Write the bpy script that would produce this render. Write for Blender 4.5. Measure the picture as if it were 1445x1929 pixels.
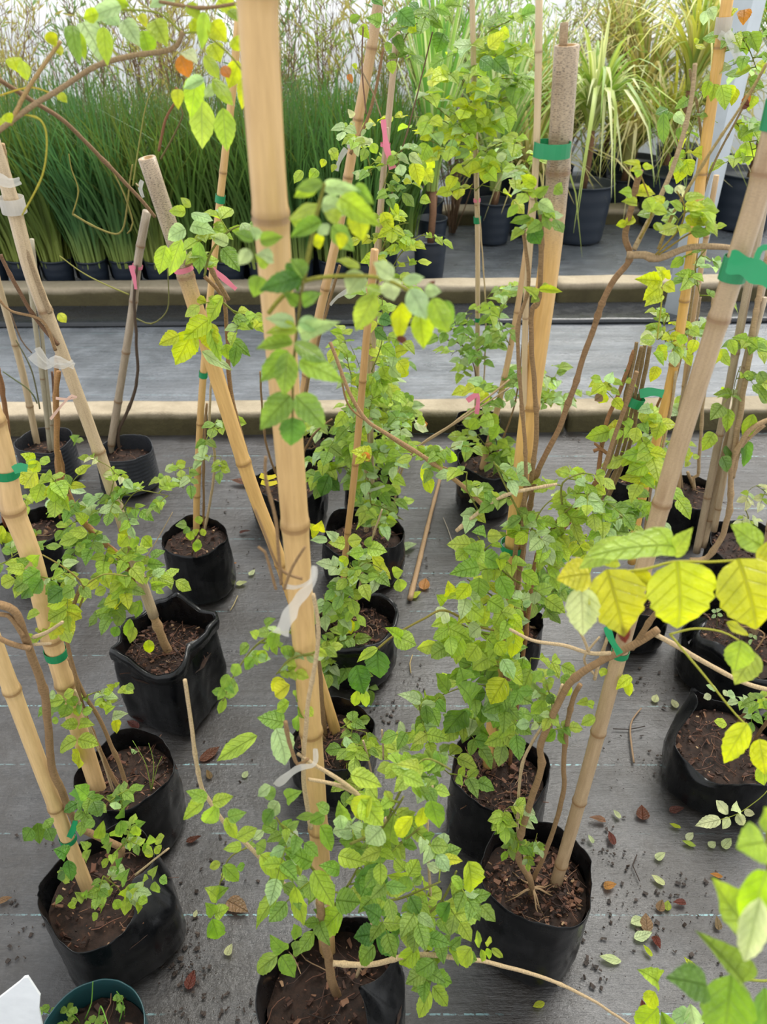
import bpy, math, random
from mathutils import Vector, Matrix, noise
random.seed(7)
for o in list(bpy.data.objects): bpy.data.objects.remove(o)
SC = bpy.context.scene
COL = SC.collection
# ------------------------------------------------------------------ camera, sky, sun, exposure
F, IW, IH, PITCH, CH = 1449.0, 1445.0, 1929.0, math.radians(35.0), 1.5
cd = bpy.data.cameras.new('camera'); cam = bpy.data.objects.new('camera', cd); COL.objects.link(cam)
cd.sensor_fit = 'VERTICAL'; cd.sensor_height = 36.0; cd.sensor_width = 27.0; cd.lens = 36.0 * F / IH
cam.location = (0, 0, CH); cam.rotation_euler = (math.pi / 2 - PITCH, 0, 0)
cd.clip_start = 0.02; cd.clip_end = 200
cd.dof.use_dof = True; cd.dof.focus_distance = 1.35; cd.dof.aperture_fstop = 7.5
SC.camera = cam
w = bpy.data.worlds.new('overcast'); SC.world = w; w.use_nodes = True
bg = w.node_tree.nodes['Background']; bg.inputs[0].default_value = (0.95, 0.98, 1.0, 1); bg.inputs[1].default_value = 1.0
sd = bpy.data.lights.new('sun', 'SUN'); sd.energy = 2.7; sd.angle = math.radians(34); sd.color = (1, 0.97, 0.9)
sun = bpy.data.objects.new('sun', sd); COL.objects.link(sun); sun.rotation_euler = (math.radians(-28), math.radians(18), 0)
vs = SC.view_settings; vs.view_transform = 'Standard'; vs.look = 'None'; vs.gamma = 1.0; vs.use_curve_mapping = False; vs.exposure = 0.6
# ------------------------------------------------------------------ geometry of the view: a pixel and a distance give a point
CP, SP = math.cos(PITCH), math.sin(PITCH)
CAM = Vector((0, 0, CH))
def ray(px, py):
    x = (px - IW / 2) / F; y = -(py - IH / 2) / F
    return Vector((x, CP + y * SP, -SP + y * CP))
def onz(px, py, z=0.0):
    d = ray(px, py); return CAM + d * ((z - CH) / d.z)
def onY(px, py, Y):
    d = ray(px, py); return CAM + d * (Y / d.y)
def mpp(p):                       # metres per pixel at a point
    v = p - CAM; return (v.y * CP - v.z * SP) / F
def lin(c):
    return tuple(((v / 255) / 12.92 if v / 255 <= 0.04045 else ((v / 255 + 0.055) / 1.055) ** 2.4) for v in c[:3]) + (1.0,)
R = random.random
def U(a, b): return a + (b - a) * random.random()
# ------------------------------------------------------------------ materials
def mat(name):
    m = bpy.data.materials.new(name); m.use_nodes = True
    nt = m.node_tree; nt.nodes.clear()
    out = nt.nodes.new('ShaderNodeOutputMaterial')
    return m, nt, out
def N(nt, t, **kw):
    n = nt.nodes.new(t)
    for k, v in kw.items():
        if k.startswith('i_'): n.inputs[k[2:].replace('_', ' ')].default_value = v
        elif k[0] == 'n' and k[1:].isdigit(): n.inputs[int(k[1:])].default_value = v
        else: setattr(n, k, v)
    return n
def L(nt, a, b): nt.links.new(a, b)
def ramp(nt, fac, stops, interp='LINEAR'):
    n = nt.nodes.new('ShaderNodeValToRGB'); cr = n.color_ramp; cr.interpolation = interp
    while len(cr.elements) > 1: cr.elements.remove(cr.elements[0])
    cr.elements[0].position = stops[0][0]; cr.elements[0].color = stops[0][1]
    for p, c in stops[1:]:
        e = cr.elements.new(p); e.color = c
    L(nt, fac, n.inputs[0]); return n.outputs[0]
def mixc(nt, fac, a, b, mode='MIX'):
    n = nt.nodes.new('ShaderNodeMix'); n.data_type = 'RGBA'; n.blend_type = mode
    for s, v in ((n.inputs[0], fac), (n.inputs[6], a), (n.inputs[7], b)):
        if isinstance(v, (int, float, tuple)): s.default_value = v
        else: L(nt, v, s)
    return n.outputs[2]
def math_(nt, op, a, b=None, c=None):
    n = nt.nodes.new('ShaderNodeMath'); n.operation = op
    for i, v in enumerate((a, b, c)):
        if v is None: continue
        if isinstance(v, (int, float)): n.inputs[i].default_value = v
        else: L(nt, v, n.inputs[i])
    return n.outputs[0]
def noise_(nt, vec, scale, detail=4, rough=0.6, mapping=None):
    n = N(nt, 'ShaderNodeTexNoise'); n.inputs['Scale'].default_value = scale; n.inputs['Detail'].default_value = detail; n.inputs['Roughness'].default_value = rough
    if mapping:
        mp = N(nt, 'ShaderNodeMapping'); mp.inputs['Scale'].default_value = mapping
        L(nt, vec, mp.inputs['Vector']); vec = mp.outputs[0]
    L(nt, vec, n.inputs['Vector']); return n.outputs['Fac']
def bump(nt, h, s, d=0.01):
    n = N(nt, 'ShaderNodeBump'); n.inputs['Strength'].default_value = s; n.inputs['Distance'].default_value = d
    L(nt, h, n.inputs['Height']); return n.outputs[0]
def prin(nt, out, base, rough=0.5, normal=None, spec=0.5, metal=0.0, link=True):
    p = N(nt, 'ShaderNodeBsdfPrincipled')
    if isinstance(base, tuple): p.inputs['Base Color'].default_value = base
    else: L(nt, base, p.inputs['Base Color'])
    if isinstance(rough, (int, float)): p.inputs['Roughness'].default_value = rough
    else: L(nt, rough, p.inputs['Roughness'])
    p.inputs['Specular IOR Level'].default_value = spec; p.inputs['Metallic'].default_value = metal
    if normal is not None: L(nt, normal, p.inputs['Normal'])
    if link: L(nt, p.outputs[0], out.inputs[0])
    return p
M = {}
def leaf_material(name, trans, veins=True, rough=0.22, spec=0.65):
    m, nt, out = mat(name)
    oi = N(nt, 'ShaderNodeObjectInfo'); tc = N(nt, 'ShaderNodeTexCoord')
    sep = N(nt, 'ShaderNodeSeparateXYZ'); L(nt, tc.outputs['UV'], sep.inputs[0])
    col = oi.outputs['Color']
    nz = noise_(nt, tc.outputs['Object'], 2.6, 3)
    loc = math_(nt, 'MULTIPLY', oi.outputs['Random'], 37.0)
    nn = N(nt, 'ShaderNodeTexNoise', noise_dimensions='4D'); nn.inputs['Scale'].default_value = 2.4; nn.inputs['Detail'].default_value = 3
    L(nt, tc.outputs['UV'], nn.inputs['Vector']); L(nt, loc, nn.inputs['W'])
    blot = ramp(nt, nn.outputs['Fac'], [(0.35, (0, 0, 0, 1)), (0.7, (1, 1, 1, 1))])
    hs = N(nt, 'ShaderNodeHueSaturation'); hs.inputs['Hue'].default_value = 0.498; hs.inputs['Value'].default_value = 1.2; L(nt, col, hs.inputs['Color'])
    hd = N(nt, 'ShaderNodeHueSaturation'); hd.inputs['Hue'].default_value = 0.508; hd.inputs['Value'].default_value = 0.84; L(nt, col, hd.inputs['Color'])
    c = mixc(nt, blot, hd.outputs[0], hs.outputs[0])
    if veins:
        ax = math_(nt, 'ABSOLUTE', math_(nt, 'SUBTRACT', sep.outputs[0], 0.5))
        mid = ramp(nt, ax, [(0.0, (1, 1, 1, 1)), (0.035, (0, 0, 0, 1))])
        ph = math_(nt, 'MULTIPLY', math_(nt, 'SUBTRACT', sep.outputs[1], math_(nt, 'MULTIPLY', ax, 0.55)), 6.0)
        fr = math_(nt, 'ABSOLUTE', math_(nt, 'SUBTRACT', math_(nt, 'FRACT', ph), 0.5))
        lat = ramp(nt, fr, [(0.0, (1, 1, 1, 1)), (0.09, (0, 0, 0, 1))])
        v = math_(nt, 'MAXIMUM', mid, math_(nt, 'MULTIPLY', lat, 0.55))
        hv = N(nt, 'ShaderNodeHueSaturation'); hv.inputs['Saturation'].default_value = 0.85; hv.inputs['Value'].default_value = 0.8; L(nt, c, hv.inputs['Color'])
        c = mixc(nt, math_(nt, 'MULTIPLY', v, 0.75), c, hv.outputs[0])
        hh = math_(nt, 'ADD', math_(nt, 'MULTIPLY', v, -0.8), math_(nt, 'MULTIPLY', noise_(nt, tc.outputs['UV'], 9, 3), 0.9))
        nrm = bump(nt, hh, 0.7, 0.006)
    else:
        nrm = None; c = mixc(nt, math_(nt, 'MULTIPLY', ramp(nt, sep.outputs[1], [(0.0, (1, 1, 1, 1)), (0.3, (0, 0, 0, 1))]), 0.6), c, lin((176, 186, 96)))
    p = prin(nt, out, c, rough, nrm, spec, link=False)
    t = N(nt, 'ShaderNodeBsdfTranslucent')
    ht = N(nt, 'ShaderNodeHueSaturation'); ht.inputs['Hue'].default_value = 0.495; ht.inputs['Saturation'].default_value = 1.1; ht.inputs['Value'].default_value = 1.35; L(nt, c, ht.inputs['Color'])
    L(nt, ht.outputs[0], t.inputs[0])
    mx = N(nt, 'ShaderNodeMixShader'); mx.inputs[0].default_value = trans
    L(nt, p.outputs[0], mx.inputs[1]); L(nt, t.outputs[0], mx.inputs[2]); L(nt, mx.outputs[0], out.inputs[0])
    return m
M['leaf'] = leaf_material('leaf_surface', 0.46)
M['blade'] = leaf_material('grass_blade', 0.3, veins=False, rough=0.45, spec=0.35)
def m_cane():
    m, nt, out = mat('bamboo_skin')
    oi = N(nt, 'ShaderNodeObjectInfo'); tc = N(nt, 'ShaderNodeTexCoord')
    nd = N(nt, 'ShaderNodeAttribute', attribute_name='node'); ag = N(nt, 'ShaderNodeAttribute', attribute_name='aged')
    st = noise_(nt, tc.outputs['UV'], 1.0, 5, 0.6, (14, 1.6, 1))
    c = mixc(nt, ramp(nt, st, [(0.3, (0, 0, 0, 1)), (0.7, (1, 1, 1, 1))]), mixc(nt, 1.0, oi.outputs['Color'], (0.84, 0.8, 0.74, 1), 'MULTIPLY'), mixc(nt, 1.0, oi.outputs['Color'], (1.08, 1.07, 1.05, 1), 'MULTIPLY'))
    grey = mixc(nt, st, lin((110, 98, 86)), lin((186, 172, 152)))
    c = mixc(nt, math_(nt, 'MULTIPLY', ag.outputs['Fac'], 0.8), c, grey)
    sp = noise_(nt, tc.outputs['UV'], 1.0, 3, 0.7, (22, 130, 1))
    sm = math_(nt, 'MULTIPLY', ramp(nt, sp, [(0.53, (0, 0, 0, 1)), (0.58, (1, 1, 1, 1))]), ag.outputs['Fac'])
    c = mixc(nt, math_(nt, 'MULTIPLY', sm, 0.8), c, lin((52, 42, 36)))
    c = mixc(nt, math_(nt, 'MULTIPLY', nd.outputs['Fac'], 0.75), c, lin((120, 84, 46)))
    prin(nt, out, c, 0.36, bump(nt, st, 0.1, 0.002), 0.5)
    return m
M['cane'] = m_cane()
def m_bark():
    m, nt, out = mat('woody_bark')
    oi = N(nt, 'ShaderNodeObjectInfo'); tc = N(nt, 'ShaderNodeTexCoord')
    st = noise_(nt, tc.outputs['UV'], 1.0, 5, 0.7, (6, 60, 1))
    c = mixc(nt, ramp(nt, st, [(0.3, (0, 0, 0, 1)), (0.72, (1, 1, 1, 1))]), mixc(nt, 1.0, oi.outputs['Color'], (0.5, 0.46, 0.42, 1), 'MULTIPLY'), mixc(nt, 1.0, oi.outputs['Color'], (1.2, 1.16, 1.1, 1), 'MULTIPLY'))
    prin(nt, out, c, 0.75, bump(nt, st, 0.6, 0.003), 0.25)
    return m
M['bark'] = m_bark()
def m_bag():
    m, nt, out = mat('black_polythene')
    oi = N(nt, 'ShaderNodeObjectInfo'); tc = N(nt, 'ShaderNodeTexCoord')
    d = noise_(nt, tc.outputs['Object'], 14, 6, 0.65); s = noise_(nt, tc.outputs['Object'], 1.0, 5, 0.6, (60, 60, 7))
    f = math_(nt, 'MULTIPLY', ramp(nt, d, [(0.42, (0, 0, 0, 1)), (0.75, (1, 1, 1, 1))]), ramp(nt, s, [(0.3, (0, 0, 0, 1)), (0.75, (1, 1, 1, 1))]))
    c = mixc(nt, math_(nt, 'MULTIPLY', f, 0.4), oi.outputs['Color'], lin((70, 69, 70)))
    r = ramp(nt, d, [(0.3, (0.16, 0.16, 0.16, 1)), (0.7, (0.38, 0.38, 0.38, 1))])
    h = math_(nt, 'ADD', noise_(nt, tc.outputs['Object'], 13, 2, 0.4), math_(nt, 'MULTIPLY', s, 0.12))
    prin(nt, out, c, r, bump(nt, h, 0.4, 0.012), 0.32)
    return m
M['bag'] = m_bag()
def simple(name, c0, c1, scale, rough=0.8, b=0.6, spec=0.3, det=6):
    m, nt, out = mat(name); tc = N(nt, 'ShaderNodeTexCoord')
    n = noise_(nt, tc.outputs['Object'], scale, det, 0.68)
    c = mixc(nt, ramp(nt, n, [(0.32, (0, 0, 0, 1)), (0.68, (1, 1, 1, 1))]), lin(c0), lin(c1))
    prin(nt, out, c, rough, bump(nt, n, b, 0.006), spec); return m
M['soil'] = simple('potting_soil', (22, 16, 13), (58, 40, 30), 45)
def m_chip():
    m, nt, out = mat('bark_chip'); g = N(nt, 'ShaderNodeNewGeometry')
    c = ramp(nt, g.outputs['Random Per Island'], [(0, lin((30, 21, 17))), (0.35, lin((60, 40, 31))), (0.7, lin((92, 60, 45))), (0.94, lin((116, 84, 62))), (1, lin((168, 140, 106)))])
    prin(nt, out, c, 0.7, None, 0.3); return m
M['chip'] = m_chip()
M['crumb'] = simple('wet_dirt', (26, 22, 20), (66, 54, 46), 60, 0.6)
def m_mat(name, d0, d1, hi, mud, mudamt, rgh, spec, lines):
    m, nt, out = mat(name); tc = N(nt, 'ShaderNodeTexCoord'); P = tc.outputs['Object']
    sep = N(nt, 'ShaderNodeSeparateXYZ'); L(nt, P, sep.inputs[0])
    big = noise_(nt, P, 2.4, 6, 0.65, (0.8, 1.3, 1)); stk = noise_(nt, P, 1.0, 6, 0.68, (5.0, 46, 1)); fine = noise_(nt, P, 1.0, 4, 0.75, (60, 260, 1))
    dirt = noise_(nt, P, 5.5, 8, 0.7); grit = noise_(nt, P, 90, 4, 0.7)
    c = mixc(nt, ramp(nt, stk, [(0.3, (0, 0, 0, 1)), (0.7, (1, 1, 1, 1))]), lin(d0), lin(d1))
    c = mixc(nt, math_(nt, 'MULTIPLY', ramp(nt, fine, [(0.45, (0, 0, 0, 1)), (0.68, (1, 1, 1, 1))]), 0.35), c, lin(hi))
    c = mixc(nt, math_(nt, 'MULTIPLY', ramp(nt, dirt, [(0.4, (0, 0, 0, 1)), (0.56, (1, 1, 1, 1))]), mudamt), c, mixc(nt, grit, lin(tuple(v * 0.55 for v in mud)), lin(tuple(v * 1.3 for v in mud))))
    ln = math_(nt, 'ABSOLUTE', math_(nt, 'SUBTRACT', math_(nt, 'FRACT', math_(nt, 'DIVIDE', math_(nt, 'SUBTRACT', sep.outputs[1], 0.603 - 0.087), 0.174)), 0.5))
    on = math_(nt, 'LESS_THAN', ln, 0.010)                 # woven marker threads, one every 17.4 cm
    dash = ramp(nt, noise_(nt, P, 1.0, 3, 0.6, (95, 130, 1)), [(0.46, (0, 0, 0, 1)), (0.53, (1, 1, 1, 1))])
    wear = ramp(nt, noise_(nt, P, 1.0, 3, 0.6, (2.5, 5, 1)), [(0.46, (0, 0, 0, 1)), (0.62, (1, 1, 1, 1))])
    c = mixc(nt, math_(nt, 'MULTIPLY', math_(nt, 'MULTIPLY', on, dash), math_(nt, 'MULTIPLY', wear, lines)), c, lin((150, 200, 205)))
    r = math_(nt, 'ADD', ramp(nt, big, [(0.38, (rgh, rgh, rgh, 1)), (0.62, (rgh + 0.24, rgh + 0.24, rgh + 0.24, 1))]), math_(nt, 'MULTIPLY', stk, 0.2))
    h = math_(nt, 'ADD', math_(nt, 'MULTIPLY', stk, 0.7), math_(nt, 'ADD', math_(nt, 'MULTIPLY', fine, 0.2), math_(nt, 'ADD', math_(nt, 'MULTIPLY', dirt, 0.9), math_(nt, 'MULTIPLY', grit, 0.25))))
    prin(nt, out, c, r, bump(nt, h, 0.55, 0.009), spec)
    return m
M['mat'] = m_mat('woven_weed_mat', (34, 33, 34), (72, 70, 70), (104, 102, 102), (42, 37, 33), 0.8, 0.16, 0.68, 0.7)
M['mat_path'] = m_mat('sky_sheen_weed_mat', (76, 80, 86), (112, 116, 123), (158, 162, 168), (66, 69, 74), 0.5, 0.1, 0.8, 0.35)  # lighter base colours paint in the sky's reflection on the wet path mat
def m_kerb():
    m, nt, out = mat('mossy_concrete'); tc = N(nt, 'ShaderNodeTexCoord'); P = tc.outputs['Object']
    n = noise_(nt, P, 9, 7, 0.7); n2 = noise_(nt, P, 3.2, 5, 0.6); n3 = noise_(nt, P, 60, 4, 0.7)
    c = mixc(nt, n, lin((146, 132, 110)), lin((198, 184, 160)))
    c = mixc(nt, math_(nt, 'MULTIPLY', n3, 0.35), c, lin((112, 100, 84)))
    sep = N(nt, 'ShaderNodeSeparateXYZ'); L(nt, P, sep.inputs[0])
    hgt = math_(nt, 'ADD', sep.outputs[2], math_(nt, 'MULTIPLY', math_(nt, 'SUBTRACT', n2, 0.5), 0.05))
    moss = ramp(nt, hgt, [(0.066, (1, 1, 1, 1)), (0.094, (0, 0, 0, 1))])
    mc = mixc(nt, n, lin((40, 33, 20)), lin((88, 82, 46)))
    c = mixc(nt, math_(nt, 'MULTIPLY', moss, 0.92), c, mc)
    prin(nt, out, c, 0.85, bump(nt, math_(nt, 'ADD', n, n3), 0.5, 0.01), 0.25); return m
M['kerb'] = m_kerb()
def m_plain(name, c, rough=0.5, trans=0.0, spec=0.5, metal=0.0, b=0.0, bs=40, clear=0.0):
    m, nt, out = mat(name); tc = N(nt, 'ShaderNodeTexCoord')
    n = noise_(nt, tc.outputs['Object'], bs, 4, 0.6)
    col = mixc(nt, n, tuple(v * 0.85 for v in lin(c)[:3]) + (1,), tuple(min(1, v * 1.12) for v in lin(c)[:3]) + (1,))
    p = prin(nt, out, col, rough, bump(nt, n, b, 0.004) if b else None, spec, metal, link=False)
    if trans:
        t = N(nt, 'ShaderNodeBsdfTranslucent'); L(nt, col, t.inputs[0]); mx = N(nt, 'ShaderNodeMixShader'); mx.inputs[0].default_value = trans
        L(nt, p.outputs[0], mx.inputs[1]); L(nt, t.outputs[0], mx.inputs[2])
        if clear:
            tr = N(nt, 'ShaderNodeBsdfTransparent'); m2 = N(nt, 'ShaderNodeMixShader'); m2.inputs[0].default_value = clear; L(nt, mx.outputs[0], m2.inputs[1]); L(nt, tr.outputs[0], m2.inputs[2]); mx = m2
        L(nt, mx.outputs[0], out.inputs[0])
    else: L(nt, p.outputs[0], out.inputs[0])
    return m
M['green_tape'] = m_plain('green_tape', (40, 150, 96), 0.35, 0.3)
M['white_tape'] = m_plain('white_plastic_ribbon', (216, 212, 204), 0.3, 0.4, clear=0.4)
M['pink'] = m_plain('pink_string', (226, 128, 150), 0.6, 0.2)
M['tan'] = m_plain('tan_string', (206, 170, 150), 0.7, 0.1)
M['yellow_tie'] = m_plain('yellow_tie', (222, 204, 40), 0.5, 0.2)
M['steel'] = m_plain('galvanised_steel', (186, 192, 196), 0.45, 0, 0.5, 0.6, 0.15, 14)
M['film'] = m_plain('white_polythene_film', (240, 242, 244), 0.3, 0.5, 0.5, 0, 0.5, 3)
M['tag'] = m_plain('white_plastic_tag', (240, 242, 244), 0.4)
M['pot_blue'] = m_plain('dark_blue_pot_plastic', (34, 42, 54), 0.45, 0, 0.5, 0, 0.2, 20)
M['pot_teal'] = m_plain('dark_teal_pot_plastic', (26, 62, 66), 0.35)
M['root'] = m_plain('pale_root', (150, 122, 88), 0.7)
# ------------------------------------------------------------------ mesh helpers
WM = {}
def link(o, parent=None, Mw=None):
    if Mw is None: Mw = WM[parent].copy() if parent else Matrix()
    COL.objects.link(o); WM[o] = Mw
    if parent: o.parent = parent; o.matrix_local = WM[parent].inverted() @ Mw
    else: o.matrix_local = Mw
    return o
class MB:
    def __init__(s): s.v = []; s.f = []; s.uv = []; s.node = []; s.aged = []
    def add(s, p, u=0.0, v=0.0, nd=0.0, ag=0.0):
        s.v.append(p); s.uv.append((u, v)); s.node.append(nd); s.aged.append(ag); return len(s.v) - 1
    def mesh(s, name, m, origin=Vector(), smooth=True, attrs=False):
        me = bpy.data.meshes.new(name)
        me.from_pydata([tuple(Vector(p) - origin) for p in s.v], [], s.f)
        uvl = me.uv_layers.new(name='UVMap')
        li = [0] * len(me.loops); me.loops.foreach_get('vertex_index', li)
        flat = []
        for i in li: flat += s.uv[i]
        uvl.data.foreach_set('uv', flat)
        if attrs:
            for nm, dat in (('node', s.node), ('aged', s.aged)):
                a = me.attributes.new(nm, 'FLOAT', 'POINT'); a.data.foreach_set('value', dat)
        if smooth: me.polygons.foreach_set('use_smooth', [True] * len(me.polygons))
        me.materials.append(m); me.update(); return me
    def build(s, name, m, parent=None, smooth=True, attrs=False, color=None, origin=None):
        og = origin if origin is not None else (WM[parent].translation if parent else Vector())
        o = bpy.data.objects.new(name, s.mesh(name, m, og, smooth, attrs))
        if color: o.color = lin(color)
        return link(o, parent, Matrix.Translation(og))
    def tube(s, pts, rad, sides=6, cap=True, nd=None, ag=None, ell=None):
        n = len(pts); rings = []; acc = 0.0
        t0 = (pts[1] - pts[0]).normalized()
        a = t0.orthogonal().normalized()
        for i in range(n):
            t = (pts[min(i + 1, n - 1)] - pts[max(i - 1, 0)]).normalized()
            a = (a - t * a.dot(t)).normalized(); b = t.cross(a)
            if i: acc += (pts[i] - pts[i - 1]).length
            r = rad[i] if isinstance(rad, (list, tuple)) else rad
            ring = []
            for k in range(sides):
                th = 2 * math.pi * k / sides
                ring.append(s.add(pts[i] + (a * math.cos(th) + b * math.sin(th)) * r, k / sides if k <= sides / 2 else 1 - k / sides, acc * 10, nd[i] if nd else 0, ag[i] if ag else 0))
            rings.append(ring)
        for i in range(n - 1):
            for k in range(sides):
                s.f.append((rings[i][k], rings[i][(k + 1) % sides], rings[i + 1][(k + 1) % sides], rings[i + 1][k]))
        if cap: s.f.append(tuple(reversed(rings[0]))); s.f.append(tuple(rings[-1]))
        return rings
    def box(s, c, x, y, z):
        ids = [s.add(c + x * i + y * j + z * k) for i in (-1, 1) for j in (-1, 1) for k in (-1, 1)]
        for q in ((0, 1, 3, 2), (4, 6, 7, 5), (0, 4, 5, 1), (2, 3, 7, 6), (0, 2, 6, 4), (1, 5, 7, 3)): s.f.append(tuple(ids[i] for i in q))
    def strip(s, pts, widths, sides_, fold=0.0):        # a blade: centre line, half widths, side vectors
        prev = None
        for i, p in enumerate(pts):
            a = s.add(p - sides_[i] * widths[i], 0, i / (len(pts) - 1)); b = s.add(p + sides_[i] * widths[i], 1, i / (len(pts) - 1))
            if prev: s.f.append((prev[0], prev[1], b, a))
            prev = (a, b)
def props(o, label=None, cat=None, group=None, kind=None):
    for k, v in (('label', label), ('category', cat), ('group', group), ('kind', kind)):
        if v: o[k] = v
    return o
def empty(name, loc, label, cat, group=None):
    o = bpy.data.objects.new(name, None); o.empty_display_size = 0.05
    link(o, None, Matrix.Translation(loc)); return props(o, label, cat, group)
def crom(pts, step):              # dense smooth line through control points (tuples of floats)
    out = []; n = len(pts)
    for i in range(n - 1):
        p0 = pts[max(i - 1, 0)]; p1 = pts[i]; p2 = pts[i + 1]; p3 = pts[min(i + 2, n - 1)]
        k = max(1, int(math.hypot(p2[0] - p1[0], p2[1] - p1[1]) / step))
        for j in range(k):
            t = j / k
            out.append(tuple(0.5 * (2 * b + (c - a) * t + (2 * a - 5 * b + 4 * c - d) * t * t + (3 * b - a - 3 * c + d) * t ** 3) for a, b, c, d in zip(p0, p1, p2, p3)))
    out.append(pts[-1]); return out
# ------------------------------------------------------------------ leaf shapes: unit length along +y, unit width along x
def leaf_mesh(name, nl, nc, wide, serr, curl, fold, wave, seed):
    rnd = random.Random(seed); mb = MB(); rows = []
    for i in range(nl + 1):
        t = i / nl
        wd = (math.sin(math.pi * t ** wide) ** 0.8) * 0.5 if 0 < t < 1 else 0.0
        if t > 0.72: wd *= 1 - 0.4 * (t - 0.72) / 0.28
        if 0 < i < nl and t > 0.35: wd *= 1 + (serr if i % 2 else -serr)
        ang = curl * t
        y = math.sin(ang) / curl if abs(curl) > 1e-3 else t
        z = -(1 - math.cos(ang)) / curl if abs(curl) > 1e-3 else 0
        row = []
        for k in range(nc + 1):
            u = -1 + 2 * k / nc; x = u * wd
            zz = z + abs(u) * wd * fold + wave * math.sin(t * 9 + seed + (2 if u > 0 else 0)) * abs(u) * wd
            row.append(mb.add(Vector((x, y, zz)), 0.5 + x, t))
            if wd == 0: row = [row[0]] * (nc + 1); break
        rows.append(row)
    for i in range(nl):
        for k in range(nc):
            q = []
            for v in (rows[i][k], rows[i][k + 1], rows[i + 1][k + 1], rows[i + 1][k]):
                if v not in q: q.append(v)
            if len(q) > 2: mb.f.append(tuple(q))
    tip = mb.v[rows[-1][0]]; Ln = math.hypot(tip.y, tip.z); a = math.atan2(tip.z, tip.y)
    ca, sa = math.cos(-a), math.sin(-a)
    mb.v = [Vector((p.x, (p.y * ca - p.z * sa) / Ln, (p.y * sa + p.z * ca) / Ln)) for p in mb.v]
    return mb.mesh(name, M['leaf'])
BIG = [leaf_mesh('leaf_blade', 14, 4, wd, se, cu, fo, wv, i) for i, (wd, se, cu, fo, wv) in enumerate(
    [(0.72, 0.05, 0.5, 0.18, 0.10), (0.64, 0.06, 0.9, 0.25, 0.12), (0.8, 0.04, 0.25, -0.12, 0.10), (0.66, 0.07, 0.7, 0.35, 0.14), (0.7, 0.05, 1.3, 0.2, 0.12), (0.78, 0.05, 0.5, 0.45, 0.08), (0.68, 0.05, -0.4, 0.2, 0.15)])]
SML = [leaf_mesh('leaflet_blade', 8, 2, wd, se, cu, fo, wv, i + 20) for i, (wd, se, cu, fo, wv) in enumerate(
    [(0.8, 0.06, 0.5, 0.2, 0.1), (0.7, 0.07, 0.9, 0.3, 0.12), (0.85, 0.05, 0.2, -0.1, 0.1), (0.75, 0.07, 1.2, 0.35, 0.12), (0.9, 0.05, 0.6, 0.5, 0.1)])]
PAL = dict(G=(96, 138, 50), g=(136, 170, 62), l=(172, 198, 64), y=(198, 211, 46), Y=(212, 212, 44), p=(182, 208, 138), o=(206, 132, 60), r=(112, 58, 42), c=(214, 222, 158), b=(146, 112, 78))
MIX = dict(fresh='gglllpp', lime='llllyp', yel='yylyl', dark='Gggg', mid='ggglpl', limey='llyyg', far='lllyyp', pale='plcl')
def jc(ch, amt=14):
    c = PAL[ch]; k = U(-amt, amt); g_ = sum(c) / 3; c = tuple(v + (g_ - v) * 0.08 for v in c); return lin(tuple(min(255, max(0, v + k + U(-6, 6))) for v in c))
def add_leaf(parent, base, tip, wid, nrm, col, big=False, name='leaf'):
    y = tip - base; Ln = max(y.length, 1e-4); y = y / Ln
    z = nrm - y * nrm.dot(y)
    if z.length < 1e-3: z = y.orthogonal()
    z.normalize(); x = y.cross(z)
    zs = (wid + Ln) * 0.5
    Mw = Matrix(((x.x * wid, y.x * Ln, z.x * zs, base.x), (x.y * wid, y.y * Ln, z.y * zs, base.y), (x.z * wid, y.z * Ln, z.z * zs, base.z), (0, 0, 0, 1)))
    o = bpy.data.objects.new(name, random.choice(BIG if big else SML)); o.color = col
    COL.objects.link(o); o.parent = parent; o.matrix_local = WM[parent].inverted() @ Mw
    return o
def rv(s): return Vector((U(-s, s), U(-s, s), U(-s, s)))
UP = Vector((0, 0, 1))
# ------------------------------------------------------------------ the setting
def sheet(name, x0, x1, y0, y1, z, amp, seed, label, nx=110, ny=70, m='mat'):
    mb = MB()
    for j in range(ny + 1):
        for i in range(nx + 1):
            x = x0 + (x1 - x0) * i / nx; y = y0 + (y1 - y0) * j / ny
            h = amp * (noise.noise(Vector((x * 0.8 + seed, y * 7, 0))) + 0.6 * noise.noise(Vector((x * 2.2, y * 16 + seed, 3))))
            mb.add(Vector((x, y, z + h - amp)))
    for j in range(ny):
        for i in range(nx):
            a = j * (nx + 1) + i; mb.f.append((a, a + 1, a + nx + 2, a + nx + 1))
    return props(mb.build(name, M[m]), label, None, None, 'structure')
sheet('floor', -2.6, 2.6, -1.2, 2.72, 0.0, 0.0025, 3, 'wet woven black weed mat under the potted vines')
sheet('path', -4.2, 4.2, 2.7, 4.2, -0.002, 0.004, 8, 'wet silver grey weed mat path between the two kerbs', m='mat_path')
sheet('path', -8, 8, 4.15, 12, -0.004, 0.004, 5, 'dark weed mat under the far plants', 60, 40, 'mat_path')
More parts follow.
